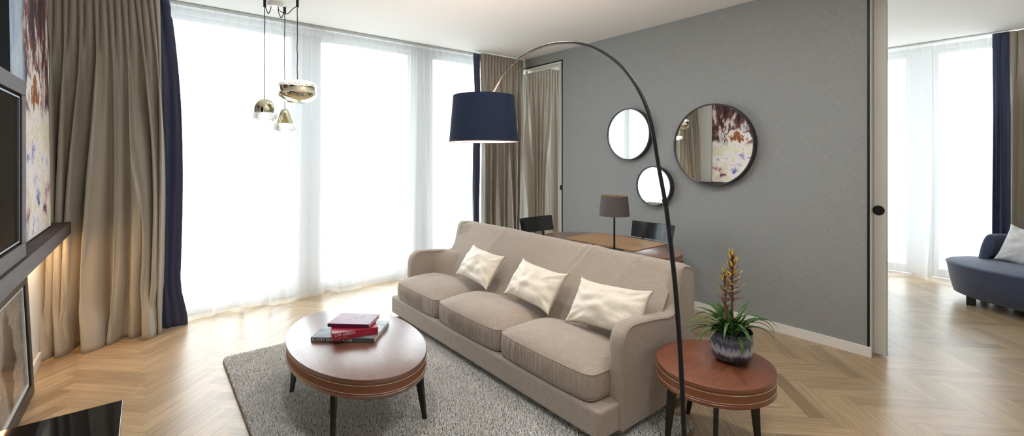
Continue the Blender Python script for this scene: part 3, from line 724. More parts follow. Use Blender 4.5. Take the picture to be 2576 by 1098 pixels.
# ================================================================ SOFA
def sofa():
    NY, FY = 1.375, 3.715
    t = thing('sofa', 'long beige linen three-seat sofa with winged sides on the rug', 'sofa', (2.08, (NY+FY)/2, .03))
    # plinth base
    obj('base', G().box(1.645, 2.465, NY+.012, FY-.012, .062, .205), M['sofa'], t, bevel=.018, seg=4)
    for x in (1.72, 2.43):
        for y in (NY+.10, (NY+FY)/2, FY-.10): obj('foot', G().box(x-.03, x+.03, y-.03, y+.03, .031 if x < 2.2 else .0, .062), M['blackwood'], t)
    # side panels: arm sweeping up into a wing
    prof = catmull([(1.795, .063), (1.792, .25), (1.795, .42), (1.803, .50), (1.835, .552), (1.89, .573), (2.0, .568), (2.12, .555), (2.215, .543), (2.268, .562), (2.292, .635), (2.312, .725), (2.333, .778), (2.37, .795), (2.42, .785), (2.448, .772), (2.466, .754), (2.475, .728), (2.476, .70), (2.476, .66), (2.476, .60), (2.476, .50), (2.476, .36), (2.476, .20), (2.476, .065)], 6)
    prof2 = [(p[0], p[1]) if len(p) == 2 else (p[0], p[1]) for p in prof]
    for y0, y1 in ((NY, NY+.082), (FY-.082, FY)):
        ym = (y0+y1)/2; n = len(prof2); ns = 13; cxm, czm = 2.2, .3; P = []
        # rounded slab: rings that shrink toward both faces
        ring = []
        nrm2 = []
        for i in range(n):
            a = Vector(prof2[max(i-1, 0)]); b = Vector(prof2[min(i+1, n-1)]); d = (b-a).normalized(); nrm2.append(Vector((d.y, -d.x)))
        cen = Vector((2.15, .3))
        for i in range(n):
            if nrm2[i].dot(Vector(prof2[i])-cen) < 0 and not (2.2 < prof2[i][0] < 2.33 and prof2[i][1] > .5): nrm2[i] = -nrm2[i]
        sgn = -1
        for k in range(ns):
            a = math.pi*k/(ns-1); yy = ym-math.cos(a)*(y1-y0)/2; ins = (1-math.sin(a)**.55)*.017
            P.append([(prof2[i][0]+0*ins, yy, prof2[i][1]) if False else (prof2[i][0]-nout(prof2, i).x*ins, yy, prof2[i][1]-nout(prof2, i).y*ins) for i in range(n)])
        g = G(); g.grid(P)
        o0 = 0; g.f.append(tuple(range(n))); g.m.append(0); g.f.append(tuple((ns-1)*n+i for i in range(n-1, -1, -1))); g.m.append(0)
        for v_i in range(len(g.v)):
            x, y, z = g.v[v_i]
            if abs(y-ym) < .036 and z > .2 and x < 2.26: # gathers over the rolled front of the arm
                w_ = math.exp(-((x-1.84)/.09)**2)*math.exp(-((z-.54)/.06)**2); g.v[v_i] = (x, y, z+.0035*w_*math.sin(x*260+z*150))
        arm = obj('arm', g, M['sofa'], t, smooth=True)
        arm.data.set_sharp_from_angle(angle=math.radians(60))
        for ysd in (y0+.002, y1-.002):
            pts = [(prof2[i][0]-nout(prof2, i).x*.013, ysd, prof2[i][1]-nout(prof2, i).y*.013) for i in range(n)]
            obj('piping', G().tube(pts, .0045, 8), M['sofa'], arm)
    # back
    bp = catmull([(2.06, .20), (2.07, .30), (2.14, .42), (2.235, .565), (2.325, .70), (2.362, .758), (2.382, .782), (2.405, .793), (2.43, .790), (2.455, .778), (2.468, .76), (2.472, .735), (2.472, .70), (2.471, .64), (2.471, .55), (2.470, .40), (2.470, .22), (2.470, .064)], 6)
    by0, by1 = NY+.055, FY-.055; nyy = 150; P = []
    for j in range(nyy+1):
        y = lerp(by0, by1, j/nyy); row = []
        for i, p in enumerate(bp):
            x, z = p[0], p[1]; nn = nout(bp, i)
            e_ = 0
            if x < 2.45 and z > .3:
                # diagonal tension folds running down from the crest
                for yc, st, wd in ((2.06, .010, .014), (2.02, .006, .012), (2.125, .005, .012), (3.02, .003, .03), (1.70, .003, .025)):
                    yy = y-(yc+(.80-z)*.55); e_ += st*math.exp(-(yy/wd)**2)*sst(.42, .60, z)*(1-sst(.795, .81, z))
                e_ += .006*math.sin(y*2.1+1)+.003*noise.noise((x*3, y*4, z*6))
            row.append((x+nn.x*e_, y, z+nn.y*e_))
        P.append(row)
    g = G().grid(P); n = len(bp); g.f.append(tuple(range(n))); g.m.append(0); g.f.append(tuple(nyy*n+i for i in range(n-1, -1, -1))); g.m.append(0)
    bk = obj('backrest', g, M['sofa'], t, smooth=True); bk.data.set_sharp_from_angle(angle=math.radians(60))
    # padded inner sides that slope from the arm and wing to the back
    for ys, sg in ((FY-.076, -1),):
        oc = catmull([(1.98, ys, .30), (2.02, ys, .50), (2.14, ys, .545), (2.215, ys, .538), (2.270, ys, .556), (2.295, ys, .630), (2.314, ys, .718), (2.338, ys, .770), (2.41, ys, .782)], 5)
        yi = ys+sg*.17
        ic = catmull([(2.06, yi, .30), (2.13, yi, .405), (2.19, yi, .50), (2.235, yi, .565), (2.28, yi, .63), (2.33, yi, .705), (2.378, yi, .768), (2.41, yi, .785), (2.445, yi, .775)], 5)
        P = []
        for a_, b_ in zip(oc, ic):
            row = []
            for k in range(11):
                q = k/10; p = Vector(a_).lerp(Vector(b_), q); p.x -= .006*math.sin(math.pi*q); row.append(tuple(p))
            P.append(row)
        obj('inner_side', G().grid(P), M['sofa'], t, smooth=True)
    # seat cushions
    for ci, (c0, c1) in enumerate(((NY+.078, 2.188), (2.192, 2.938), (2.942, FY-.085))):
        mid = (c0+c1)/2; hw = (c1-c0)/2; xf0, xb = 1.662, 2.13; hx = (xb-xf0)/2; mx = (xf0+xb)/2; rnd = random.Random(ci+3)
        def body(a, b, c):
            # a (x), b (y), c (z) in -1..1 : rounded box point
            return a, b, c
        nx, ny_, nz_ = 40, 80, 12; seam = .342; zb_ = .206
        def top(a, b):
            ea = 1-abs(a)**3.2; eb = 1-abs(b)**3.2
            cr_ = .070*(ea**.75)*(eb**.75)*(1-.30*sst(.0, 1.0, a))
            x = mx+hx*a; y = mid+hw*b
            # gathers fanning from the front seam
            fr = sst(-.45, -1, a)*(1-abs(b)**4)
            w_ = math.sin(b*46+3*a+2.5*noise.noise((b*3, ci, 0)))*noise.noise((b*5, ci*3, 1.))
            cr_ += .006*fr*w_*ea**.3+.005*noise.noise((a*2.2+ci*5, b*3, 0))*ea*eb
            return x, y, seam+cr_-.012*sst(.2, 1, a)
        def outline(b_or_a, side): pass
        def warp(x, y, z):
            a = (x-mx)/hx; b = (y-mid)/hw
            # rounded plan corners and bowed front
            x -= .012*(1-b*b)*(1 if a < 0 else 0)*abs(a)
            r_ = .05
            return x, y, z
        P = []
        rc = .06
        def plan(a, b):
            # superellipse-like rounding of the plan
            A_, B_ = abs(a), abs(b); k = max(A_, B_)
            if k < 1e-6: return a, b
            m_ = 1-rc*(min(A_, B_)/k)**10
            return a*m_, b*m_
        g = G()
        P = []
        for i in range(nx+1):
            row = []
            for j in range(ny_+1):
                a = math.sin((i/nx-.5)*math.pi); b = math.sin((j/ny_-.5)*math.pi*.999)
                x, y, z = top(a, b); a2, b2 = plan(a, b); x = mx+hx*a2; y = mid+hw*b2; x, y, z = warp(x, y, z); row.append((x, y, z))
            P.append(row)
        g.grid(P)
        # boundary loop -> side wall going down with bulge and pleats
        loop = [P[0][j] for j in range(ny_+1)]+[P[i][ny_] for i in range(1, nx+1)]+[P[nx][j] for j in range(ny_-1, -1, -1)]+[P[i][0] for i in range(nx-1, 0, -1)]
        nl = len(loop); W_ = []
        # resample loop finely
        pts = []
        for i in range(nl):
            p, q = Vector(loop[i]), Vector(loop[(i+1) % nl]); m2 = max(1, int((q-p).length/.006))
            for k in range(m2): pts.append(p.lerp(q, k/m2))
        for i, p in enumerate(pts):
            q = pts[(i+1) % len(pts)]; o_ = pts[i-1]; d = (q-o_); d.z = 0; d.normalize(); nn = Vector((d.y, -d.x, 0))
            if nn.dot(Vector((p.x-mx, p.y-mid, 0))) < 0: nn = -nn
            row = []
            b = (p.y-mid)/hw
            for k in range(nz_+1):
                s = k/nz_; z = lerp(p.z, zb_, s); bul = .010*math.sin(math.pi*s)**.7
                if nn.x < -.5:
                    env = math.sin(math.pi*min(1, s*1.05))**.7*(.5+.9*abs(noise.noise((b*2.0, ci*7.3, .5))))*(1-abs(b)**6)
                    bul += .0080*env*(math.sin(b*84+9*noise.noise((b*3.1, ci, 2))+s*1.4)+.6*noise.noise((b*22, ci, s*1.5)))
                rb = .018*(sst(.86, 1, s))
                row.append((p.x+nn.x*(bul-rb), p.y+nn.y*(bul*.4-rb), z))
            W_.append(row)
        g.grid(W_, close_u=True)
        nb = len(g.v)-len(pts)*(nz_+1); g.f.append(tuple(nb+i*(nz_+1)+nz_ for i in range(len(pts)))); g.m.append(0)
        c_ = obj('seat_cushion', g, M['sofa'], t, smooth=True); c_.data.set_sharp_from_angle(angle=math.radians(75))
        obj('piping', G().tube([(p.x, p.y, p.z) for p in pts[::2]], .0042, 6, closed=True), M['sofa'], c_)
        lw = [(r_[nz_-1][0], r_[nz_-1][1], r_[nz_-1][2]-.001) for r_ in W_]
        obj('piping', G().tube(lw[::2], .0038, 6, closed=True), M['sofa'], c_)
def nout(pr, i):
    n = len(pr); a = Vector((pr[max(i-1, 0)][0], pr[max(i-1, 0)][1])); b = Vector((pr[min(i+1, n-1)][0], pr[min(i+1, n-1)][1])); d = (b-a).normalized()
    return Vector((-d.y, d.x))
sofa()

def throw_cushion(name, label, loc, rot, w, h, th, seed, m_, trim, group=None):
    t = thing(name, label, 'cushion', (0, 0, 0), group)
    g = G(); n = 44; rows = []
    def outline(a, b):
        x = a*w/2*(1-.07*(1-b**4)); z = b*h/2*(1-.15*(1-a**4)); return x, z
    for sgn in (1, -1):
        P = []
        for i in range(n+1):
            row = []
            for j in range(n+1):
                a = math.sin((i/n-.5)*math.pi); b = math.sin((j/n-.5)*math.pi); x, z = outline(a, b)
                k = max(0, (1-a*a))**.42*max(0, (1-b*b))**.42
                y = sgn*th/2*k
                wr_ = .010*noise.noise((a*2.4+seed, b*2.4, sgn))+.003*noise.noise((a*5+seed, b*4+a*2, sgn*2))
                # corner drag lines
                rr = math.atan2(b, a)*9; cn = (abs(a)*abs(b))**1.2
                y += sgn*k*wr_*2+sgn*.007*cn*math.sin(rr*2.3+seed)*min(1, k*2)
                row.append((x, y, z))
            P.append(row)
        g.grid(P)
    bm = None
    o = obj('cover', g, m_, t, smooth=True)
    pl = []
    for k in range(4):
        for i in range(18):
            s = -1+2*i/18
            a, b = ((s, -1), (1, s), (-s, 1), (-1, -s))[k]; x, z = outline(a, b); pl.append((x, 0, z))
    obj('piping', G().tube(pl, .003, 6, closed=True), trim, t)
    t.location = loc; t.rotation_euler = rot
    return t
# local x along width, y thickness (front = -y), z height.  Leaned on the back, facing -X
def rz(yaw, tilt, roll=0): return (Matrix.Rotation(yaw, 4, 'Z') @ Matrix.Rotation(tilt, 4, 'X') @ Matrix.Rotation(roll, 4, 'Y')).to_euler()
for k, (y, z, x, yaw, tilt, roll, w_, lab) in enumerate(((2.955, .543, 2.055, -90, -36, 3.5, .46, 'ivory silk throw cushion on the far sofa seat nearest the window'),
                                     (2.300, .538, 2.055, -90, -36, 3, .48, 'ivory silk throw cushion in the middle of the sofa'),
                                     (1.675, .545, 2.055, -88, -36, -3, .50, 'ivory silk throw cushion leaning beside the near sofa arm'))):
    throw_cushion('throw_cushion', lab, (x, y, z), rz(math.radians(yaw), math.radians(tilt), math.radians(roll)), w_, .29, .125, k*3.7+1, M['silk'], M['silk_trim'], 'ivory cushions on the sofa')

# ================================================================ ARC LAMP
def arc_lamp():
    B = Vector((1.506, .857, 0))
    t = thing('arc_floor_lamp', 'tall black arched floor lamp with a navy drum shade over the sofa', 'floor lamp', B)
    g = G().lathe([(0, 0), (.14, 0), (.145, .004), (.145, .010), (.13, .016), (.02, .020), (.012, .03), (0, .03)], B.x, B.y, 56); obj('base', g, M['black'], t)
    low = [(1.5065, 0.8585, .02), (1.5080, 0.8668, 0.1166), (1.5085, 0.8789, 0.3947), (1.5094, 0.8937, 0.6737), (1.5112, 0.9133, 0.9006), (1.5131, 0.9309, 1.0429), (1.5140, 0.9514, 1.1889), (1.5150, 0.9598, 1.2372)]
    up = [(1.5150, 0.9598, 1.2372), (1.5178, 0.9923, 1.3814), (1.5196, 1.0202, 1.5200), (1.5224, 1.0574, 1.6232), (1.5271, 1.1179, 1.7190), (1.5326, 1.1913, 1.7962), (1.5410, 1.2946, 1.8697), (1.5485, 1.3931, 1.9180), (1.5578, 1.5150, 1.9524), (1.5680, 1.6498, 1.9692), (1.5782, 1.7819, 1.9654), (1.5894, 1.9270, 1.9385), (1.5996, 2.0665, 1.8780), (1.6089, 2.1827, 1.7813), (1.6117, 2.2227, 1.7394)]
    obj('pole', G().tube(catmull(low, 5), .0088, 12), M['black'], t)
    obj('sleeve', G().tube([tuple(Vector(low[-1])-(Vector(low[-1])-Vector(low[-2]))*.35), tuple(Vector(low[-1])+(Vector(up[1])-Vector(up[0]))*.06)], .0112, 14), M['black'], t)
    pu = catmull(up, 8); obj('arc', G().tube(pu, [lerp(.0080, .0052, i/(len(pu)-1)) for i in range(len(pu))], 12), M['black'], t)
    cx, cy = 1.6163, 2.2785; zb, zt, rb, rt = 1.5004, 1.7832, 0.2130, 0.1888
    obj('socket', G().tube([(1.6117, 2.2180, 1.7422), (1.6154, 2.2599, 1.7069), (cx, cy, 1.655)], .012, 10), M['black'], t)
    sh = obj('lamp_shade', G().lathe([(rb, zb), (rt, zt), (rt-.003, zt), (rb-.003, zb)], cx, cy, 72), [M['navy_shade']], t)
    obj('shade_lining', G().lathe([(rb-.0035, zb+.001), (rt-.0035, zt-.001)], cx, cy, 72), M['shade_lining'], sh)
    obj('shade_rim', G().tube([(cx+rb*math.cos(a*math.pi/36), cy+rb*math.sin(a*math.pi/36), zb) for a in range(72)], .0025, 6, closed=True), simple('rim_tape', (.35, .2, .2), .7), sh)
    obj('diffuser', G().lathe([(0, zb+.03), (rb-.012, zb+.03), (rb-.012, zb+.032), (0, zb+.032)], cx, cy, 48), simple('diffuser_white', (.85, .78, .74), .7, emis=((1, .85, .75), .5)), sh)
    g = G()
    for a in (0, 120, 240):
        a = math.radians(a); g.tube([(cx, cy, zt-.045), (cx+rt*math.cos(a), cy+rt*math.sin(a), zt-.012)], .002, 6)
    obj('shade_spider', g, M['black'], sh)
    pl = bpy.data.lights.new('lamp_light', 'POINT'); pl.energy = 7; pl.color = (1, .90, .78); pl.shadow_soft_size = .035
    po = bpy.data.objects.new('lamp_light', pl); COL.objects.link(po); po.parent = t; po.location = Vector((cx, cy, 1.70))-B
    obj('lamp_bulb', G().lathe([(0, 1.635), (.014, 1.632), (.022, 1.62), (.026, 1.595), (.02, 1.575), (0, 1.569)][::-1], cx+.0, cy, 20), simple('frosted_bulb', (1, .95, .88), .4, emis=((1, .88, .72), 3)), t)
    a = math.atan2(0-cy+.0, 0-cx)+.85
    obj('seam', G().tube([(cx+(rb+.0006)*math.cos(a), cy+(rb+.0006)*math.sin(a), zb), (cx+(rt+.0006)*math.cos(a), cy+(rt+.0006)*math.sin(a), zt)], .0012, 5), M['navy_shade'], sh)
arc_lamp()

# ================================================================ PENDANT CLUSTER
def pendant():
    t = thing('pendant_light', 'cluster of three mirrored gold and crystal pendants by the sheer curtains', 'pendant light', (.845, 4.26, CZ))
    obj('canopy', G().lathe([(0, CZ-.034), (.055, CZ-.034), (.060, CZ-.030), (.060, CZ-.0005), (0, CZ-.0005)], .845, 4.26, 48), M['trim'], t)
    def hook(x, y):
        obj('cord_hook', G().lathe([(0, CZ-.060), (.010, CZ-.060), (.011, CZ-.058), (.011, CZ-.0005), (0, CZ-.0005)], x, y, 20), M['black'], t)
    def facet(prof, cx, cy, m_, par, n=28):
        g = G(); k = len(prof); vs = []
        for i in range(n):
            for j, (r, z) in enumerate(prof):
                a = 2*math.pi*(i+.5*(j % 2))/n; vs.append((cx+r*math.cos(a), cy+r*math.sin(a), z))
        fs = []
        for i in range(n):
            i2 = (i+1) % n
            for j in range(k-1):
                A_, B_, C_, D_ = i*k+j, i2*k+j, i2*k+j+1, i*k+j+1
                if j % 2 == 0: fs += [(A_, B_, D_), (B_, C_, D_)]
                else: fs += [(A_, B_, C_), (A_, C_, D_)]
        g.add(vs, fs); return obj('crystal_diffuser', g, m_, par, smooth=False)
    specs = [('dome', .761, 4.227), ('cone', .934, 4.324), ('disc', .973, 4.056)]
    for kind, x, y in specs:
        hook(x, y)
        if kind == 'dome':
            zc = 1.894; pr = [(.0, 1.896), (.02, 1.895), (.045, 1.885), (.066, 1.865), (.080, 1.838), (.086, 1.81), (.086, 1.775), (.082, 1.775), (.082, 1.81)]
            gp = [(.088, 1.776), (.0925, 1.762), (.093, 1.748), (.089, 1.734), (.079, 1.721), (.062, 1.712), (.04, 1.707), (.001, 1.705)]; bz = 1.752
        elif kind == 'cone':
            zc = 1.832; pr = [(.0, 1.834), (.015, 1.833), (.030, 1.826), (.040, 1.812), (.050, 1.785), (.066, 1.74), (.084, 1.701), (.080, 1.701), (.06, 1.75)]
            gp = [(.088, 1.701), (.096, 1.688), (.0985, 1.672), (.095, 1.655), (.085, 1.641), (.066, 1.629), (.042, 1.622), (.001, 1.619)]; bz = 1.675
        else:
            zc = 2.043; pr = [(.145, 1.992), (.149, 1.990), (.149, 1.944), (.155, 1.936), (.153, 1.925), (.135, 1.902), (.108, 1.880), (.070, 1.862), (.03, 1.853), (0, 1.852)]
            gp = [(.152, 1.992), (.153, 2.003), (.146, 2.018), (.130, 2.030), (.105, 2.038), (.07, 2.042), (.035, 2.044), (.001, 2.044)]; bz = 2.0
        sh = obj('metal_shade', G().lathe(pr, x, y, 64), M['gold_mirror'], t)
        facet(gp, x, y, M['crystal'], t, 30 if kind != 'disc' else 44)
        g = G(); g.lathe([(0, bz-.018), (.012, bz-.015), (.019, bz-.004), (.019, bz+.006), (.011, bz+.018), (0, bz+.02)] if kind != 'disc' else [(0, bz-.006), (.075, bz-.004), (.075, bz+.006), (0, bz+.008)], x, y, 24)
        obj('bulb', g, M['bulb'], t)
        rnd = random.Random(len(kind)*3+int(x*100)); pts = [(x, y, CZ-.058)]
        for i in range(1, 12): pts.append((x+rnd.uniform(-.0022, .0022), y+rnd.uniform(-.0022, .0022), lerp(CZ-.058, zc, i/12)))
        pts.append((x, y, zc-.002)); obj('cord', G().tube(catmull(pts, 4), .0034, 7), M['cable'], t)
        # slack cable from the canopy to the hook
        d = Vector((x-.845, y-4.26)); e0 = Vector((.845, 4.26))+d.normalized()*.035; pts = [(e0.x, e0.y, CZ-.036), (e0.x+d.x*.05, e0.y+d.y*.05, CZ-.065), (lerp(e0.x, x, .45), lerp(e0.y, y, .45), CZ-.105), (lerp(e0.x, x, .8), lerp(e0.y, y, .8), CZ-.066), (x, y, CZ-.052)]
        obj('canopy_cable', G().tube(catmull(pts, 8), .0034, 7), M['cable'], t)
pendant()

# ================================================================ CEILING FILL LIGHTS (added above the seating area, out of view, as fill)
for x_, y_, lab in ((.45, 1.55, 'added ceiling fill light nearest the television'), (1.95, 2.30, 'added ceiling fill light over the middle of the sofa'), (2.35, .95, 'added ceiling fill light over the round side table'),
                    (1.0, .2, 'added ceiling fill light nearest the rear wall')):
    t = thing('ceiling_fill_light', lab, 'fill light', (x_, y_, CZ), 'added ceiling fill lights')
    obj('trim_ring', G().lathe([(.090, CZ-.001), (.108, CZ-.001), (.110, CZ-.004), (.092, CZ-.008), (.088, CZ-.002)], x_, y_, 40), M['trim'], t)
    obj('lens', G().lathe([(0, CZ-.002), (.088, CZ-.002)], x_, y_, 40), simple('lit_lens', (1, .95, .88), .5, emis=((1, .93, .84), 2)), t)
    l_ = bpy.data.lights.new('fill_lamp', 'AREA'); l_.shape = 'DISK'; l_.size = .17; l_.energy = FILL_W; l_.color = (1, .98, .955)
    lo = bpy.data.objects.new('fill_lamp', l_); COL.objects.link(lo); lo.location = (0, 0, -.010); lo.parent = t

# ================================================================ MIRRORS
def mirror(label, y, z, r):
    t = thing('round_mirror', label, 'mirror', (XG, y, z), 'round mirrors on the grey wall')
    mt = Matrix.Translation((XG-.001, y, z)) @ Matrix.Rotation(-math.pi/2, 4, 'Y')
    d = .062; ro = r+.010
    obj('frame', G().lathe([(ro-.02, 0), (ro, 0), (ro, d-.002), (ro-.001, d), (r-.001, d), (r, d-.001), (r, d-.010)], n=112).xf(mt), M['mirror_frame'], t)
    obj('mirror_glass', G().lathe([(0, d-.010), (r, d-.010), (r, d-.014), (0, d-.014)], n=112).xf(mt), M['mirror'], t)
    g = G().box(XG-.038, XG-.028, y-ro*1.0-.0008, y-ro+.001, z-.012+.02, z+.012+.02); obj('latch', g, M['silver'], t)
mirror('largest round mirror with thin dark frame, reflecting the painting', 2.007, 1.516, .357)
mirror('medium round mirror with dark frame, left of the arc lamp pole', 2.905, 1.648, .260)
mirror('smallest round mirror with dark frame, lowest on the grey wall', 2.60, 1.121, .188)

# ================================================================ DESK THINGS
poly = []
x0, x1, y0, y1, r = 2.825, 3.275, 2.053, 2.779, .012
for cx, cy, a0 in ((x1-r, y1-r, 0), (x0+r, y1-r, 90), (x0+r, y0+r, 180), (x1-r, y0+r, 270)):
    for k in range(5): a = math.radians(a0+k*22.5); poly.append((cx+r*math.cos(a), cy+r*math.sin(a)))
tag(obj('desk_pad', G().prism(poly, .7005, .7055, 'z'), M['leather'], bevel=.001), 'tan leather desk pad lying on the oval desk', 'desk pad')
def desk_lamp():
    x, y = 2.745, 2.17
    t = thing('table_lamp', 'slim black table lamp with a dark taupe shade on the desk', 'table lamp', (x, y, .70))
    obj('base', G().lathe([(0, .7003), (.066, .7003), (.068, .703), (.068, .706), (.064, .708), (0, .710)], x, y, 48), M['black'], t)
    obj('stem', G().tube([(x, y, .708), (x, y, 1.105)], .0072, 12), M['black'], t)
    sh = obj('lamp_shade', G().lathe([(.113, .965), (.100, 1.113), (.098, 1.113), (.111, .965)], x, y, 60), M['brown_shade'], t)
    obj('shade_lining', G().lathe([(.1105, .966), (.0975, 1.112)], x, y, 60), M['gold_lining'], sh)
    g = G()
    for a in (20, 140, 260):
        a = math.radians(a); g.tube([(x, y, 1.104), (x+.099*math.cos(a), y+.099*math.sin(a), 1.108)], .0018, 6)
    obj('shade_spider', g, M['black'], sh)
desk_lamp()
def chair(label, loc, yaw):
    """faces local -y; backrest at +y"""
    t = thing('dining_chair', label, 'chair', (0, 0, 0), 'black chairs at the desk')
    P = []; n = 20
    for side in (0, 1):
        pass
    def sheet(off):
        rows = []
        for i in range(n+1):
            s = -1+2*i/n; row = []
            for k in range(9):
                q = k/8; z = .655+.145*q+.012*(abs(s)**2); x = s*.215*(1+.03*q)
                y = .205+.035*q-.075*s*s+off*(1-.5*abs(s)**6); row.append((x, y, z))
            rows.append(row)
        return rows
    A_, B_ = sheet(0), sheet(.016); loop = G()
    R_ = []
    for i in range(n+1): R_.append(A_[i]+B_[i][::-1]+[A_[i][0]])
    g = G().grid(R_); m_ = len(R_[0])
    g.f.append(tuple(range(m_-1))); g.m.append(0); g.f.append(tuple(n*m_+i for i in range(m_-2, -1, -1))); g.m.append(0)
    obj('backrest', g, M['blackgloss_chair'], t, bevel=.003)
    for s in (-1, 1):
        obj('leg', G().tube([(s*.135, .235, .70), (s*.15, .215, .60), (s*.17, .20, .44), (s*.185, .235, .0)], [.009, .011, .013, .009], 10), M['blackwood'], t)
        obj('leg', G().tube([(s*.18, -.19, .44), (s*.195, -.21, .0)], [.014, .010], 10), M['blackwood'], t)
    g = G(); R_ = []
    for i in range(17):
        s = -1+2*i/16; R_.append([(s*(.205+.02*(-v)), .22*v, .445+.012*s*s-.006*(1-v*v)) for v in [(-1+2*k/12) for k in range(13)]])
    g.grid(R_); obj('seat', g, M['blackwood'], t, solid=.018)
    g = G().box(-.17, .17, -.195, -.175, .395, .432).box(-.165, .165, .185, .20, .395, .432).box(-.185, -.165, -.18, .19, .395, .432).box(.165, .185, -.18, .19, .395, .432)
    obj('seat_rail', g, M['blackwood'], t, bevel=.002)
    t.location = loc; t.rotation_euler = (0, 0, yaw); return t
M['blackgloss_chair'] = simple('black_satin_lacquer', (.010, .011, .014), .24, spec=.55)
chair('black wooden chair with curved backrest in front of the doorway drape', (3.03, 3.20, 0), math.radians(1))
chair('black wooden chair with curved backrest against the grey wall', (3.40, 2.385, 0), math.radians(-90))

# ================================================================ BOOKS
def book(name, label, cx, cy, z, ln, dp, th, ang, cover, spine, texts, cat='book', flip=False):
    """ln = spine length, dp = depth; spine on the local -y side"""
    t = thing(name, label, cat, (0, 0, 0), 'books on the coffee table')
    c = .0028
    obj('cover', G().box(-ln/2, ln/2, -dp/2, dp/2, 0, c).box(-ln/2, ln/2, -dp/2, dp/2, th-c, th), cover, t, bevel=.0006)
    obj('spine', G().box(-ln/2, ln/2, -dp/2-.003, -dp/2+.001, .0004, th-.0004), spine, t, bevel=.001)
    obj('pages', G().box(-ln/2+.004, ln/2-.004, -dp/2+.001, dp/2-.005, c, th-c), M['page'], t)
    for (txt, size, where, px, pz, m_, shear, rot, sx) in texts:
        if where == 's': mt = Matrix.Translation((px, -dp/2-.0036, pz)) @ Matrix.Rotation(math.pi/2, 4, 'X')
        elif where == 'v': mt = Matrix.Translation((px, -dp/2-.0036, pz)) @ Matrix.Rotation(math.pi/2, 4, 'X') @ Matrix.Rotation(math.pi/2, 4, 'Z')
        else: mt = Matrix.Translation((px, pz, th+.0004)) @ Matrix.Rotation(rot, 4, 'Z')
        lettering('title', txt, size, mt, m_, t, shear=shear, depth=.0002, sx=sx)
    t.location = (cx, cy, z); t.rotation_euler = (0, 0, ang); return t
def fr(p, q): return math.atan2(q[1]-p[1], q[0]-p[0])
# big grey book: spine from (.692,2.601) to (.955,2.368)
def place(p, q, dp):
    a = fr(p, q); mid = Vector(((p[0]+q[0])/2, (p[1]+q[1])/2)); n = Vector((-math.sin(a), math.cos(a))); c = mid+n*dp/2; return c.x, c.y, a, math.hypot(q[0]-p[0], q[1]-p[1])
x, y, a, ln = place((.692, 2.600), (.955, 2.368), .262)
book('photo_book', 'large grey photography book at the bottom of the stack', x, y, .4004, ln, .262, .024, a, M['b_grey'], M['b_grey_sp'],
     [("ELLIOTT ERWITT'S  ROME", .0225, 's', -ln/2+.006, .0045, M['letter_white'], 0, 0, .86)])
x, y, a, ln = place((.765, 2.469), (.993, 2.412), .20)
book('car_design_book', 'thick crimson car design book lying askew in the middle of the stack', x, y, .4248, ln, .20, .040, a, M['b_red'], M['b_red'],
     [('CAR DESIGN', .0205, 's', -ln/2+.010, .0225, M['letter_white'], 0, 0, .9), ('EUROPE', .0205, 's', -ln/2+.010, .004, M['letter_gold'], 0, 0, .9)])
x, y, a, ln = place((.776, 2.584), (.947, 2.424), .165)
book('style_book', 'plum coloured hardback book on top of the stack', x, y, .4652, ln, .165, .020, a, M['b_purple'], simple('plum_spine', srgb(92, 26, 66), .3),
     [('My Style', .030, 't', -.035, -.030, M['letter_white'], .35, math.radians(38), 1.0), ('My Style', .010, 's', -ln/2+.02, .006, M['letter_pink'], .3, 0, 1.), ('|', .014, 's', -.02, .004, simple('orange_letter', srgb(220, 90, 50), .5), 0, 0, 1.)])

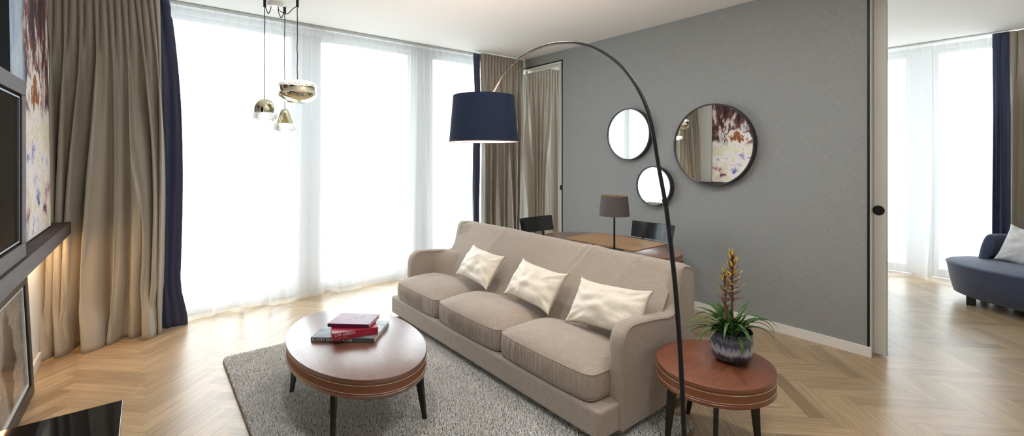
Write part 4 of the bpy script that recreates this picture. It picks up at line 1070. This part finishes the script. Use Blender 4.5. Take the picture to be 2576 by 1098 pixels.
# ================================================================ PLANT
def plant():
    cx, cy, z0 = 2.205, 1.035, .4203; R = .094
    t = thing('potted_bromeliad', 'bromeliad with yellow-tipped spikes in a blue glazed pot on side table', 'potted plant', (cx, cy, z0))
    pot = obj('pot', G().lathe([(0, z0+.014), (.070, z0+.014), (.083, z0+.018), (.090, z0+.030), (R, z0+.06), (R, z0+.140), (R-.001, z0+.146), (R-.004, z0+.147), (R-.007, z0+.144), (R-.009, z0+.12), (R-.011, z0+.05), (0, z0+.045)], cx, cy, 72), M['glaze'], t)
    for a in (35, 125, 215, 305):
        a = math.radians(a+12); obj('pot_foot', G().lathe([(0, z0), (.012, z0), (.014, z0+.003), (.015, z0+.02), (0, z0+.02)], cx+.062*math.cos(a), cy+.062*math.sin(a), 20), M['glaze'], pot)
    obj('soil', G().lathe([(0, z0+.118), (.04, z0+.121), (R-.010, z0+.112)], cx, cy, 40), M['soil'], t)
    rnd = random.Random(11)
    def leaf(g, base, az, length, el0, droop, w, mi=0, twist=0):
        n = 14; pts = []; p = Vector(base); el = el0; rows = []
        for i in range(n+1):
            s = i/n; d = Vector((math.cos(az)*math.cos(el), math.sin(az)*math.cos(el), math.sin(el)))
            if i: p = p+d*(length/n)
            el -= droop/n*(0.5+1.4*s); wd = w*(min(1, .55+s*1.6) if s < .3 else 1)*max(.02, (1-max(0, (s-.3)/.7)**1.7))
            side = Vector((-math.sin(az), math.cos(az), 0)); up = side.cross(d)*-1
            side = (side*math.cos(twist*s)+up*math.sin(twist*s))
            rows.append([p-side*wd/2+up*wd*.16, p-up*wd*.02, p+side*wd/2+up*wd*.16])
        g.grid([[tuple(q) for q in r] for r in rows], mi)
    g = G()
    for k in range(44):
        az = rnd.uniform(0, 2*math.pi); c = rnd.choice(((.020, .010), (-.022, -.008)))
        b = (cx+c[0]+rnd.uniform(-.014, .014), cy+c[1]+rnd.uniform(-.014, .014), z0+.115)
        kind = k % 4
        if kind == 0: leaf(g, b, az, rnd.uniform(.20, .27), rnd.uniform(.95, 1.3), rnd.uniform(.9, 1.6), .024, twist=rnd.uniform(-.5, .5))
        elif kind == 1: leaf(g, b, az, rnd.uniform(.14, .2), rnd.uniform(1.1, 1.45), rnd.uniform(.2, .7), .026)
        elif kind == 2: leaf(g, b, az, rnd.uniform(.20, .30), rnd.uniform(.75, 1.15), rnd.uniform(1.3, 2.1), .018, twist=rnd.uniform(-.8, .8))
        else: leaf(g, b, az, rnd.uniform(.12, .17), rnd.uniform(.9, 1.3), rnd.uniform(.7, 1.3), .022)
    # long arching leaves to both sides of the picture
    rt_ = math.atan2(-.628, .778)
    for da, ln, el, dr in ((0.05, .27, .95, 1.9), (.25, .25, .8, 1.3), (-.2, .22, .75, 1.6), (math.pi, .29, .95, 1.7), (math.pi+.3, .25, 1.0, 2.2), (math.pi-.25, .24, .85, 1.9), (math.pi+.1, .23, .6, 1.0)):
        leaf(g, (cx, cy, z0+.12), rt_+da, ln, el, dr, .019)
    leaf(g, (cx-.045, cy-.055, z0+.13), math.atan2(-cy, -cx)+.15, .15, .75, 3.0, .017)
    obj('foliage', g, M['leaf'], t, solid=.0012)
    def spike(x, y, top, lean_, n, sc):
        base = Vector((x, y, z0+.11)); tp = Vector((x+lean_[0], y+lean_[1], top)); g = G()
        g.tube([tuple(base.lerp(tp, s)) for s in (0, .3, .6, .9)], [.0055*sc, .005*sc, .004*sc, .002*sc], 8)
        m0 = len(g.v)
        for i in range(n):
            s = lerp(.44, .97, i/(n-1)); p = base.lerp(tp, s); az = i*2.4; ln = lerp(.058, .044, s)*sc; e0 = lerp(.15, 1.15, ((s-.44)/.53)**1.6)
            leaf(g, p, az, ln, e0, -.5, .0115*sc, 0)
            if s > .60 and i % 4 != 3:
                e = e0+.10; q = p+Vector((math.cos(az)*math.cos(e), math.sin(az)*math.cos(e), math.sin(e)))*ln*.50
                leaf(g, q, az, ln*.72, e0+.2, -.1, .0095*sc, 1)
        obj('flower_spike', g, [M['bract'], M['bract_tip']], t, solid=.0012)
    spike(cx+.012, cy+.004, .915, (.0, .0), 34, 1.15)
    spike(cx-.030, cy+.012, .845, (-.006, .004), 24, 1.0)
plant()

# ================================================================ NEXT ROOM
def loveseat():
    t = thing('loveseat', 'low curved navy loveseat with dimpled fabric in the next room', 'armchair', (6.3, .1, 0))
    # plan outline of the seat (front bowed), in world x,y
    out = catmull([(6.62, .70, 0), (6.42, .80, 0), (6.22, .78, 0), (6.04, .66, 0), (5.90, .48, 0), (5.80, .26, 0), (5.76, .02, 0), (5.80, -.22, 0), (5.90, -.44, 0), (6.06, -.62, 0), (6.24, -.74, 0), (6.44, -.80, 0), (6.64, -.78, 0)], 6)
    out = [Vector((p.x, p.y)) for p in out]; c = Vector((6.45, .03))
    zs = [(.075, .90), (.085, .93), (.20, .965), (.33, .99), (.362, 1.0), (.376, .992), (.384, .97)]
    P = []
    back = [Vector((6.66, -.5)), Vector((6.68, -.2)), Vector((6.68, .1)), Vector((6.68, .4)), Vector((6.66, .65))]
    full = out+back
    for p in full: P.append([(c.x+(p.x-c.x)*s, c.y+(p.y-c.y)*s, z) for z, s in zs]+[(c.x+(p.x-c.x)*.5, c.y+(p.y-c.y)*.5, .392), (c.x, c.y, .392)])
    g = G().grid(P, close_u=True); n = len(full); k = len(P[0]); g.f.append(tuple(i*k for i in range(n))); g.m.append(0)
    seat = obj('seat', g, M['lounge'], t, smooth=True)
    obj('piping', G().tube([(c.x+(p.x-c.x)*1.0, c.y+(p.y-c.y)*1.0, .366) for p in full], .004, 6, closed=True), M['lounge'], seat)
    # curved back: sweep a profile round the rear
    path = catmull([(6.50, .56, 0), (6.58, .545, 0), (6.66, .46, 0), (6.70, .29, 0), (6.71, .05, 0), (6.70, -.19, 0), (6.66, -.36, 0), (6.58, -.445, 0), (6.50, -.46, 0)], 7)
    P = []; m_ = len(path)
    for i, p in enumerate(path):
        a = path[max(i-1, 0)]; b = path[min(i+1, m_-1)]; d = (b-a).normalized(); nn = Vector((-d.y, d.x)) ; cc = Vector((6.35-p.x, .03-p.y))
        if nn.dot(cc) < 0: nn = -nn
        s = i/(m_-1); hh = .36+.28*min(1, math.sin(math.pi*min(1, max(0, s)))*6)**.4; th = .055*max(.35, min(1, math.sin(math.pi*s)*8))
        ring = []
        for q, (u_, z_) in enumerate(((.8, .36), (.9, .45), (1.0, .9), (.7, .97), (0, 1.0), (-.7, .97), (-1, .9), (-1.1, .45), (-1, .12))):
            z = lerp(.30, hh, z_) if q < 8 else .085
            lz = (z-.36)/.28 if z > .36 else 0
            ring.append((p.x+nn.x*(u_*th-.05*lz*abs(nn.x)), p.y+nn.y*(u_*th*(1-.3*lz)+.055*lz*abs(nn.y)), z))
        P.append(ring)
    g = G().grid(P); k = 9; g.f.append(tuple(range(k))); g.m.append(0); g.f.append(tuple((m_-1)*k+i for i in range(k-1, -1, -1))); g.m.append(0)
    obj('backrest', g, M['lounge'], t, smooth=True, sub=1)
    for x, y in ((6.12, .60), (6.12, -.5), (6.58, .55), (6.58, -.5)): obj('foot', G().box(x-.05, x+.03, y-.03, y+.03, 0, .085), M['blackwood'], t, bevel=.003)
loveseat()
throw_cushion('white_cushion', 'crumpled white cushion propped on the navy loveseat', (6.50, .235, .535), rz(math.radians(-97), math.radians(-20), math.radians(14)), .40, .38, .15, 9.1, M['white_cotton'], M['white_cotton'])
def bed():
    t = thing('bed', 'white bed barely showing past the sliding door edge', 'bed', (5.3, 2.0, 0))
    obj('bed_base', G().box(4.2, 6.15, 1.32, 2.95, .06, .28), simple('bed_base_grey', (.2, .2, .22), .8), t, bevel=.01)
    obj('mattress', G().box(4.2, 6.15, 1.30, 2.97, .282, .45), M['white_cotton'], t, bevel=.04)
    P = []
    for i in range(61):
        s = i/60; row = []
        for j in range(81):
            q = j/80; x = lerp(4.85, 6.17, s); y = lerp(1.25, 3.08, q); e_ = 1-abs(2*q-1)**8; f = 1-abs(2*s-1)**10
            z = .45+.075*e_*f+.03*noise.noise((x*3, y*4, 0))*e_-.12*(1-e_)-.05*(1-f)
            if q < .03: y += .0
            row.append((x, y+.02*noise.noise((x*7, 0, q*3)), z))
        P.append(row)
    obj('duvet', G().grid(P), M['white_cotton'], t, smooth=True, solid=.03)
    P = []
    for i in range(33):
        a = math.pi*i/32; row = []
        for j in range(48):
            b_ = 2*math.pi*j/48; d = Vector((math.cos(a), math.sin(a)*math.cos(b_), math.sin(a)*math.sin(b_)))
            k = 1+.22*noise.noise(d*2.2)+.10*noise.noise(d*6)
            row.append((5.25+.40*d.x*k, 1.44+.33*d.y*k, .535+.075*d.z*k))
        P.append(row+[row[0]])
    obj('folded_blanket', G().grid(P), M['white_cotton'], t, smooth=True)
    for x in (4.3, 6.05):
        for y in (1.42, 2.85): obj('foot', G().box(x-.03, x+.03, y-.03, y+.03, 0, .06), M['blackwood'], t)
bed()
t = thing('nightstand', 'dark nightstand edge just past the open sliding door', 'nightstand', (4.37, 1.05, 0))
obj('body', G().box(4.14, 4.60, .935, 1.26, .03, .405), M['blackwood'], t, bevel=.003)
obj('top', G().box(4.135, 4.605, .93, 1.265, .406, .425), M['blackwood'], t, bevel=.002)
obj('plinth', G().box(4.17, 4.57, .96, 1.23, 0, .03), M['black'], t)
